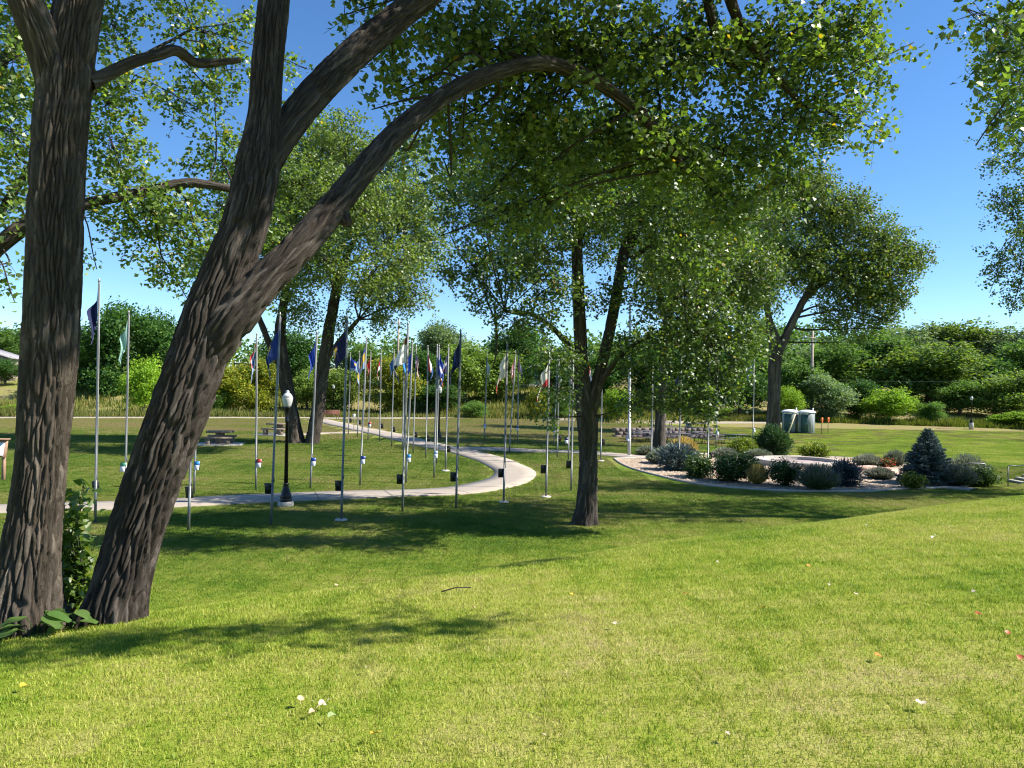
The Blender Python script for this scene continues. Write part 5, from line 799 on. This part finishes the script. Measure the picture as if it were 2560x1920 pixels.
def shrub(i, x, y, z, h, w, st, lab):
    r = np.random.default_rng(500 + i); z = gz(x, y); h *= 1.02; w *= 1.08; root = empty('grass_clump' if st == 'tangrass' else 'shrub', (x, y, z)); tag(root, lab, 'ornamental grass' if st == 'tangrass' else 'shrub', 'plants in the gravel bed')
    w2 = w / 2; wisp = st in ('silver', 'lavender', 'sage', 'tangrass')
    if wisp:
        n = int(750 * w); a = r.uniform(0, 6.28, n); q = r.random(n) ** .6; tip = np.stack([np.cos(a) * q * w2, np.sin(a) * q * w2, h * (.55 + .5 * r.random(n)) * (1 - .45 * q ** 2)], -1); b0 = tip * np.array([.22, .22, 0]) + r.normal(size=(n, 3)) * [.05, .05, 0]; b0[:, 2] = 0
        k = 6; idx = np.repeat(np.arange(n), k); t = r.uniform(.25, 1, len(idx))[:, None]; P = b0[idx] * (1 - t) + tip[idx] * t + r.normal(size=(len(idx), 3)) * .025; Y = (tip - b0)[idx] + r.normal(size=(len(idx), 3)) * .18 * h; Y /= np.linalg.norm(Y, axis=1)[:, None]
        Xf = np.cross(Y, r.normal(size=Y.shape)); Xf /= np.linalg.norm(Xf, axis=1)[:, None]; rnd = np.clip(t[:, 0] * .75 + r.random(len(idx)) * .25, 0, 1)
        leaves_mesh('foliage', P, .135 if st != 'tangrass' else .2, r, SM[st], root, (np.array([(-.13, 0, 0), (.13, 0, 0), (.07, 1, 0), (-.07, 1, 0)]), np.array([(0, 1, 2, 3)])), rnd=rnd, frames=(Xf, Y, np.cross(Xf, Y)))['kind'] = 'stuff'
        mb = MB(); [mb.tube([b0[j], (b0[j] + tip[j]) / 2 + r.normal(size=3) * .02, tip[j]], [.008, .005, .003], 4, False) for j in range(min(60, n))]; mb.build('stems', SBARK, root)
        return
    lb = []
    for k in range(int(16 + 8 * w)):
        d = r.normal(size=3); d /= np.linalg.norm(d); q = r.random() ** .5; lb.append((d[0] * w2 * .72 * q, d[1] * w2 * .72 * q, h * (.48 + .36 * d[2] * q), w2 * r.uniform(.24, .4)))
    nd = st in ('pine', 'bluejuniper', 'bluespruce_low'); lf = .115 if nd else .095
    LP, A, B, LO = sprays(lb, 230, r, lf, 12, 2.4, .5); LP[:, 2] = np.abs(LP[:, 2] - .04) + .04
    if nd:
        d = LP - np.array([0, 0, h * .3]); d = d / np.linalg.norm(d, axis=1)[:, None] + r.normal(size=LP.shape) * .45; d[:, 2] += .25; d /= np.linalg.norm(d, axis=1)[:, None]; Xf = np.cross(d, r.normal(size=d.shape)); Xf /= np.linalg.norm(Xf, axis=1)[:, None]
        o = leaves_mesh('foliage', LP, .17, r, SM[st], root, (NEEDLE[0] * [1.8, 1, 1], NEEDLE[1]), frames=(Xf, d, np.cross(Xf, d)))
    else: o = leaves_mesh('foliage', LP, lf * r.uniform(.6, 1.2, len(LP)), r, SM[st], root, (DIA, DIAQ), .5, -.2)
    o['kind'] = 'stuff'
    mb = MB(); [mb.tube([(r.normal() * .05, r.normal() * .05, -.03), (l[0] * .5, l[1] * .5, l[2] * .6), l[:3]], [.02, .014, .006], 5, False) for l in lb[:14]]; mb.build('stems', SBARK, root)
for i, s in enumerate(SHRUBS): shrub(i, *s)
def spruce(x, y, h, w, label):
    r = np.random.default_rng(77); root = empty('blue_spruce', (x, y, gz(x, y))); tag(root, label, 'tree'); MB().tube([(0, 0, -.05), (0, 0, h * .5), (0, 0, h * .98)], [.07, .045, .008], 8).build('trunk', SBARK, root)
    P = []; D = []; mb = MB(); tiers = 19
    for t in range(tiers):
        f = t / (tiers - 1); z0 = .12 + f * (h - .22); L = w / 2 * (1 - f) ** .9 + .07; nb = int(15 - 8 * f)
        for k in range(nb):
            a = k * 6.283 / nb + t * 1.9 + r.normal() * .12; ln = L * r.uniform(.8, 1.1); up = -.12 + .45 * f; n = int(26 + 190 * ln); s = r.random(n) ** .7
            c = np.stack([np.cos(a) * s * ln, np.sin(a) * s * ln, z0 + up * s * ln + .16 * ln * s ** 2], -1); sw = r.normal(size=n) * .17 * ln * (1 - .6 * s); c[:, 0] += -np.sin(a) * sw; c[:, 1] += np.cos(a) * sw; c[:, 2] += r.normal(size=n) * .02 - np.abs(sw) * .2
            d = np.stack([np.cos(a) * np.ones(n) - np.sin(a) * np.sign(sw) * .7, np.sin(a) * np.ones(n) + np.cos(a) * np.sign(sw) * .7, .25 + r.normal(size=n) * .35], -1) + r.normal(size=(n, 3)) * .3; P.append(c); D.append(d / np.linalg.norm(d, axis=1)[:, None]); mb.tube([(0, 0, z0), c[np.argmax(s)]], [.014, .004], 4, False)
    P = np.concatenate(P); D = np.concatenate(D); Xf = np.cross(D, r.normal(size=D.shape)); Xf /= np.linalg.norm(Xf, axis=1)[:, None]
    o = leaves_mesh('needles', P, .12 * r.uniform(.7, 1.2, len(P)), r, SM['bluejuniper'], root, (NEEDLE[0] * [2.2, 1, 1], NEEDLE[1]), frames=(Xf, D, np.cross(Xf, D))); o['kind'] = 'stuff'; mb.build('branches', SBARK, root)
spruce(19.6, 36.2, 2.62, 2.5, 'conical blue spruce at the right end of the planting bed')
# ---------------------------------------------------------------- houses, road wall and utility poles beyond the bank
def house(x, y, rz, w, d, hgt, roofh, wallc, roofc, label, gable=True, wins=3):
    z = gz(x, y); root = empty('house', (x, y, z), rz); tag(root, label, 'house'); WL = mat('wall_' + label[:14], wallc, .8, var=.1); RF = mat('roof_' + label[:14], roofc, .85, var=.2)
    MB().box((0, 0, hgt / 2 - .3), (w, d, hgt + .6)).build('wall', WL, root)
    e = .45
    if gable:
        V = [(-w / 2 - e, -d / 2 - e, hgt), (w / 2 + e, -d / 2 - e, hgt), (0, -d / 2 - e, hgt + roofh), (-w / 2 - e, d / 2 + e, hgt), (w / 2 + e, d / 2 + e, hgt), (0, d / 2 + e, hgt + roofh)]
        V2 = [(a, b_, c - .22) for a, b_, c in V]; V = V + V2
        mesh_np('roof', V, [(0, 2, 5, 3), (2, 1, 4, 5), (6, 9, 11, 8), (8, 11, 10, 7), (0, 6, 8, 2), (2, 8, 7, 1), (3, 5, 11, 9), (5, 4, 10, 11), (0, 3, 9, 6), (1, 7, 10, 4)], None, RF, root)
        mesh_np('gable', [(-w / 2, -d / 2 - .01, hgt - .05), (w / 2, -d / 2 - .01, hgt - .05), (0, -d / 2 - .01, hgt + roofh - .25), (-w / 2, d / 2, hgt - .05), (w / 2, d / 2, hgt - .05), (0, d / 2, hgt + roofh - .25)], [(0, 1, 4, 3)], [(0, 1, 2), (3, 5, 4)], WL, root)
    else: MB().box((0, 0, hgt + .15), (w + 1.2, d + 1.2, .3)).build('roof', RF, root)
    G = mat('window_glass', (.06, .07, .085), .12); TR = mat('window_trim', (.62, .6, .55), .6)
    for k in range(wins):
        q = (k - (wins - 1) / 2) * w / wins; o = MB().box((q, -d / 2 - .03, hgt * .58), (w / wins * .5, .08, hgt * .36)).build('window', TR, root); MB().box((q, -d / 2 - .075, hgt * .58), (w / wins * .42, .03, hgt * .29)).build('pane', G, o)
house(3.0, 131, R_(8), 4.2, 8, 2.1, 1.3, (.20, .31, .37), (.30, .30, .31), 'pale blue house with grey gabled roof behind the cream and red flag', True, 1)
house(-42.5, 128, R_(5), 5.2, 6, 2.6, .4, (.55, .48, .36), (.20, .13, .10), 'cream house with flat brown roof right of the leaning trunk', False, 3)
house(-84.5, 124, R_(12), 9.0, 7, 3.4, 1.6, (.46, .38, .31), (.25, .24, .25), 'tan house with grey roof at the far left edge', True, 2)
house(-17.5, 140, R_(-6), 8, 7, 3.2, 1.6, (.16, .17, .19), (.10, .11, .13), 'dark roofed house between the far flags', True, 2)
rw = empty('roadside_wall', (-5, 124, gz(-5, 124))); tag(rw, 'long pale concrete wall along the road above the bank', 'wall')
WC = mat('road_wall', (.42, .39, .36), .9)
for k in range(12): xx = -30 + k * 4.2; MB().box((xx, .0, gz(-5 + xx, 124) - gz(-5, 124) + .25), (4.16, .3, .7)).build('wall_panel', WC, rw)
UW = mat('pole_wood', (.34, .28, .22), .9, var=.25, scale=3)
def utility(x, y, h, label, arm, rz=0, wires=None):
    z = gz(x, y); root = empty('utility_pole', (x, y, z), rz); tag(root, label, 'utility pole', 'wooden utility poles'); MB().tube([(0, 0, -.3), (.05, 0, h * .5), (.12, 0, h)], [.26, .22, .16], 12).build('pole', UW, root)
    MB().box((.1 - .55, -.2, h - 1.0), (arm, .12, .14)).build('crossarm', UW, root)
    for q in (-.45, .45): MB().lathe([(.05, 0), (.07, .06), (.05, .12), (.06, .17), (.01, .22)], (.1 - .55 + q * arm, -.2, h - .93), 10).build('insulator', mat('insulator', (.35, .34, .32), .3), root)
    if wires:
        for (dx, dy, dz, s, hz) in wires:
            P = [(dx * t, dy * t, hz + dz * t - s * 4 * t * (1 - t)) for t in np.linspace(0, 1, 20)]; MB().tube(P, .018, 4, False).build('wire', mat('wire_dark', (.05, .05, .05), .5), root)
utility(43.4, 111.5, 12.6, 'tall wooden utility pole with crossarm right of the right cottonwood', 1.9, 0, [(45, -12, .5, .8, 11.6), (45, -12, -1, .9, 11.4), (45, -12, 2, .9, 5.6), (-60, 16, .5, 1.2, 11.6), (-60, 16, -.5, 1.2, 9.6)])
utility(-14.2, 133, 7.4, 'distant utility pole with pale crossarm behind the sky-blue flag', 2.4, R_(5), [(60, 4, 0, 1.0, 7.0)])
utility(-22.4, 150, 12.0, 'thin distant utility pole above the far trees left of the middle flags', 1.8, R_(30))
# ---------------------------------------------------------------- grass blades of the lawn (two zones of instanced turf)
def blade_mat(name, dryness, low):
    m, nt, b = nodes_of(name)
    a = nt.nodes.new('ShaderNodeAttribute'); a.attribute_name = 'rnd'
    if low == 'fade':        # the turf turns from the rise's pale green to the olive of the low ground over some metres; kept short so the colour deepens the shade past the crest
        ge = nt.nodes.new('ShaderNodeNewGeometry'); dt = nt.nodes.new('ShaderNodeVectorMath'); dt.operation = 'DOT_PRODUCT'; nt.links.new(ge.outputs['Position'], dt.inputs[0]); dt.inputs[1].default_value = (-.5, 1, 0)
        mr = nt.nodes.new('ShaderNodeMapRange'); mr.inputs[1].default_value = 12.0; mr.inputs[2].default_value = 25.0; nt.links.new(dt.outputs['Value'], mr.inputs[0]); low = mr.outputs[0]
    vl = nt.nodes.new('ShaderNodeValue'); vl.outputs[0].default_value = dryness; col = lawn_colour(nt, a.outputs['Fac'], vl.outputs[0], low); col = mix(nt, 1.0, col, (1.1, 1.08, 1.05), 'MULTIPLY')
    nt.links.new(col, b.inputs['Base Color']); b.inputs['Roughness'].default_value = .5; b.inputs['Specular IOR Level'].default_value = .3
    t = nt.nodes.new('ShaderNodeBsdfTranslucent'); nt.links.new(col, t.inputs[0]); ms = nt.nodes.new('ShaderNodeMixShader'); ms.inputs[0].default_value = .35
    nt.links.new(b.outputs[0], ms.inputs[1]); nt.links.new(t.outputs[0], ms.inputs[2]); nt.links.new(ms.outputs[0], nt.nodes['Material Output'].inputs[0])
    return m
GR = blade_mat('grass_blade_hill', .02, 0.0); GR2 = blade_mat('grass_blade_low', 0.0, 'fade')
def turf(size, n, h, w, seed, GR):
    r = np.random.default_rng(seed); x, y = r.uniform(-size / 2, size / 2, (2, n)) * 1.12; a = r.uniform(0, 6.28, n); hh = h * r.uniform(.4, 1.25, n); l = r.uniform(.2, 1.1, n) * hh; b_ = r.uniform(0, 6.28, n)
    dx, dy = np.cos(a) * w, np.sin(a) * w; lx, ly = np.cos(b_) * l, np.sin(b_) * l; z0 = np.full(n, -.012)
    V = np.stack([np.stack([x - dx, y - dy, z0], -1), np.stack([x + dx, y + dy, z0], -1), np.stack([x + dx * .7 + lx * .4, y + dy * .7 + ly * .4, hh * .6], -1), np.stack([x - dx * .7 + lx * .4, y - dy * .7 + ly * .4, hh * .6], -1), np.stack([x + lx, y + ly, hh], -1)], 1)
    k = np.arange(n)[:, None] * 5; o = mesh_np('turf_patch', V, k + np.array([[0, 1, 2, 3]]), k + np.array([[3, 2, 4]]), GR, None, False, {'rnd': ('FACE', np.tile(r.random(n), 2))}); return o
def scatter_nodes(name, obj):
    ng = bpy.data.node_groups.new(name, 'GeometryNodeTree'); ng.interface.new_socket('Geometry', in_out='INPUT', socket_type='NodeSocketGeometry'); ng.interface.new_socket('Geometry', in_out='OUTPUT', socket_type='NodeSocketGeometry')
    N = ng.nodes; i = N.new('NodeGroupInput'); o = N.new('NodeGroupOutput'); ip = N.new('GeometryNodeInstanceOnPoints'); oi = N.new('GeometryNodeObjectInfo'); oi.inputs['Object'].default_value = obj; oi.inputs['As Instance'].default_value = True
    ra = N.new('GeometryNodeInputNamedAttribute'); ra.data_type = 'FLOAT_VECTOR'; ra.inputs[0].default_value = 'rot'; mp = N.new('GeometryNodeMeshToPoints')
    L = ng.links; L.new(i.outputs[0], mp.inputs[0]); L.new(mp.outputs[0], ip.inputs['Points']); L.new(oi.outputs['Geometry'], ip.inputs['Instance']); L.new(ra.outputs[0], ip.inputs['Rotation']); L.new(ip.outputs[0], o.inputs[0]); return ng
def dist_poly(x, y, P):
    return np.min(np.hypot(x[:, None] - P[None, ::2, 0], y[:, None] - P[None, ::2, 1]), 1)
def zone(x, y, patches, label, r):
    e = .15; nx = -(ground(x + e, y) - ground(x - e, y)) / (2 * e); ny = -(ground(x, y + e) - ground(x, y - e)) / (2 * e); z = ground(x, y); pick = r.integers(0, len(patches), len(x))
    for k, p in enumerate(patches):
        s = pick == k; xs, ys, zs = x[s], y[s], z[s]; rot = np.zeros((len(xs), 3), np.float32)
        for q in range(len(xs)):
            qt = Vector((0, 0, 1)).rotation_difference(Vector((nx[s][q], ny[s][q], 1)).normalized()) @ Euler((0, 0, float(r.integers(0, 4)) * math.pi / 2)).to_quaternion(); rot[q] = qt.to_euler()
        # the patch itself lies at the first spot
        p.location = (xs[0], ys[0], zs[0]); p.rotation_euler = Euler(rot[0]); tag(p, label, 'grass', kind='stuff')
        me = bpy.data.meshes.new('lawn_grass'); me.from_pydata(np.stack([xs[1:], ys[1:], zs[1:]], -1).tolist(), [], []); at_ = me.attributes.new('rot', 'FLOAT_VECTOR', 'POINT'); at_.data.foreach_set('vector', rot[1:].ravel()); me.materials.append(GR)
        o = bpy.data.objects.new('lawn_grass', me); C.objects.link(o); md = o.modifiers.new('turf', 'NODES'); md.node_group = scatter_nodes('turf', p); tag(o, label, 'grass', kind='stuff')
r = np.random.default_rng(44)
g = .45; X, Y = np.meshgrid(np.arange(-9, 11, g), np.arange(2.2, 15.5, g)); x, y = X.ravel(), Y.ravel(); k = (np.abs(x) < .74 * y + 1.0) & (y < 10.2 + .52 * x)
zone(x[k] + r.uniform(-.05, .05, k.sum()), y[k] + r.uniform(-.05, .05, k.sum()), [turf(g, 950, .025, .0024, 1, GR), turf(g, 950, .028, .0024, 2, GR), turf(g, 900, .026, .0026, 3, GR)], 'short mown grass on the near rise', r)
g = .9; X, Y = np.meshgrid(np.arange(-30, 32, g), np.arange(8, 46, g)); x, y = X.ravel(), Y.ravel(); k = (np.abs(x) < .72 * y + 1.5) & (y > 10.0 + .5 * x) & (y > 9.2)
x, y = x[k], y[k]; k = (dist_poly(x, y, PMAIN) > 1.62) & (dist_poly(x, y, PR) > 1.5) & ~inpoly(x, y, BEDS * 1.0); bc = BEDS.mean(0); k &= ~inpoly(x, y, bc + (BEDS - bc) * 1.07); x, y = x[k], y[k]
zone(x, y, [turf(g, 1300, .034, .0055, 11, GR2), turf(g, 1300, .036, .0055, 12, GR2)], 'mown grass of the low lawn around the flagpoles', r)
GR3 = blade_mat('grass_blade_dry', .22, 1.0); g = 1.2; X, Y = np.meshgrid(np.arange(-66, 66, g), np.arange(46.2, 98, g)); x, y = X.ravel(), Y.ravel(); k = (np.abs(x) < .70 * y + 1.5) & (y < 96 + .06 * x)
x, y = x[k], y[k]; k = (dist_poly(x, y, PMAIN) > 1.75) & (dist_poly(x, y, PR) > 1.6) & (dist_poly(x, y, PF) > 2.2) & (dist_poly(x, y, PS) > 1.15) & ~inpoly(x, y, bc + (BEDS - bc) * 1.08); x, y = x[k], y[k]
pd = r.random(len(x)) < S(48, 64, y) * (1 - S(0, 40, x)) + .35 * S(62, 80, y) * S(0, 40, x)
GR4 = blade_mat('grass_blade_right', -.05, 0.0); pr_ = ~pd & (r.random(len(x)) < S(8, 24, x)); zone(x[pr_], y[pr_], [turf(g, 1500, .04, .009, 33, GR4)], 'bright mown grass of the right lawn', r)
pg = ~pd & ~pr_; zone(x[pg], y[pg], [turf(g, 1500, .04, .009, 31, GR2)], 'mown grass of the far lawn', r); zone(x[pd], y[pd], [turf(g, 1500, .04, .009, 32, GR3)], 'dry mown grass of the far lawn', r)
g = .32; X, Y = np.meshgrid(np.arange(-24, 24, g), np.arange(22, 50, g)); x, y = X.ravel(), Y.ravel(); k = (np.abs(x) < .72 * y + 1.5); x, y = x[k], y[k]
d1, d2 = dist_poly(x, y, PMAIN), dist_poly(x, y, PR); k = (d1 > 1.17) & (d2 > 1.02) & ((d1 < 2.1) | (d2 < 1.95)) & ~inpoly(x, y, bc + (BEDS - bc) * 1.02)
zone(x[k], y[k], [turf(g, 170, .036, .005, 21, GR2)], 'grass edging the concrete path', r)
# ---------------------------------------------------------------- fallen leaves
FLM = dict(gold=(.62, .36, .03), pale=(.52, .44, .32), tan=(.5, .34, .2), green=(.34, .42, .16), rust=(.42, .10, .03), orange=(.66, .22, .03), white=(.66, .66, .63))
for i, (x, y, z, c, s, lab) in enumerate(FALLEN):
    L = LEAF6 * np.array([1.05, 1, 2.2]) * s * .62; V = np.concatenate([L, [(0, -.5 * s, .01)], [(.004, -.5 * s, .012)]]); rr_ = random.Random(i)
    o = mesh_np('fallen_leaf', V, LEAFQ, [(0, 6, 7)], mat('fallen_' + c, FLM[c], .6, var=.2, scale=60)); o.location = (x, y, z + .045); o.rotation_euler = (rr_.uniform(-.4, .5), rr_.uniform(-.4, .4), rr_.uniform(0, 6.28)); tag(o, lab, 'leaf', 'fallen leaves on the lawn')
for i, (pts, lab) in enumerate([([(3.32, 4.5, .03), (3.42, 4.46, .045), (3.56, 4.5, .05), (3.68, 4.6, .04)], 'thin fallen twig beside the large cream leaf'), ([(-.62, 7.1, .03), (-.5, 7.16, .05), (-.35, 7.14, .05)], 'thin dark fallen twig near the crest')]):
    P = [(a, b_, gz(a, b_) + c) for a, b_, c in pts]; tag(MB().tube(P, .006, 5).build('fallen_twig', BARK3), lab, 'twig')
# ---------------------------------------------------------------- sapling and broad-leaved weeds between the two near trunks
def sapling():
    bx, by = -4.25, 7.35; bz = gz(bx, by); root = empty('sapling', (bx, by, bz)); tag(root, 'young cottonwood sapling growing between the two near trunks', 'sapling'); r = np.random.default_rng(61); mb = MB(); pts = []
    for k in range(16):
        a = r.uniform(-1, 1); tip = np.array((.22 * a + .05 * r.normal(), .2 * r.normal(), r.uniform(.75, 1.4))); P = catmull([np.zeros(3), np.array((.12 + .1 * a, 0, .35)), tip * [.7, .7, .75], tip], .08); mb.tube(P, np.linspace(.012, .003, len(P)), 6, False)
        for q in P[len(P) // 3:]:
            for _ in range(5): pts.append(q + r.normal(size=3) * [.07, .07, .05])
    mb.build('stems', BARK3, root); P = np.array(pts); o = leaves_mesh('leaves', P, .085 * r.uniform(.6, 1.2, len(P)), r, leaf_mat('leaf_sapling', [(0, (.05, .10, .015)), (.6, (.10, .17, .03)), (1, (.18, .24, .05))], .4, .4, .5), root, up=.5); o['kind'] = 'stuff'
sapling()
def weed(x, y, n, s, lab):
    root = empty('broadleaf_weed', (x, y, gz(x, y))); tag(root, lab, 'plant', 'weeds at the foot of the near trunks'); r = np.random.default_rng(int(x * 100) % 997); wm = leaf_mat('leaf_weed', [(0, (.05, .11, .02)), (1, (.12, .2, .05))], .45, .35, .4)
    for k in range(n):
        a = k * 2.4 + r.normal() * .3; d = np.array((math.cos(a), math.sin(a), 0)); c = d * r.uniform(.05, .14) * s / .2; c = np.append(c[:2], r.uniform(.06, .2)); X_ = np.array((-d[1], d[0], 0)); Y_ = d * .95 + np.array((0, 0, -.1 + .35 * r.random())); N_ = np.cross(X_, Y_); u = np.linspace(0, 1, 7); V = []
        for t_ in u:
            wd = .34 * math.sin(min(1, t_ * 1.15 + .06) * 2.75) ** .8 * s
            for q in (-1, -.5, 0, .5, 1): V.append(c + Y_ * t_ * s + X_ * q * wd + np.array((0, 0, 1)) * (.05 * s * abs(q) - .25 * s * t_ ** 2 + .02 * s * math.sin(9 * t_) * q))
        Q = [(i * 5 + j, i * 5 + j + 1, i * 5 + j + 6, i * 5 + j + 5) for i in range(6) for j in range(4)]; mesh_np('leaf', np.array(V), Q, None, wm, root, True, {'rnd': ('FACE', np.full(24, r.random()))}); MB().tube([(0, 0, 0), c * [.6, .6, .7], c], .004, 4, False).build('stalk', wm, root)
weed(-3.9, 6.35, 9, .2, 'broad-leaved weed at the foot of the left trunk'); weed(-3.72, 6.55, 8, .17, 'smaller broad-leaved weed touching the leaning trunk')
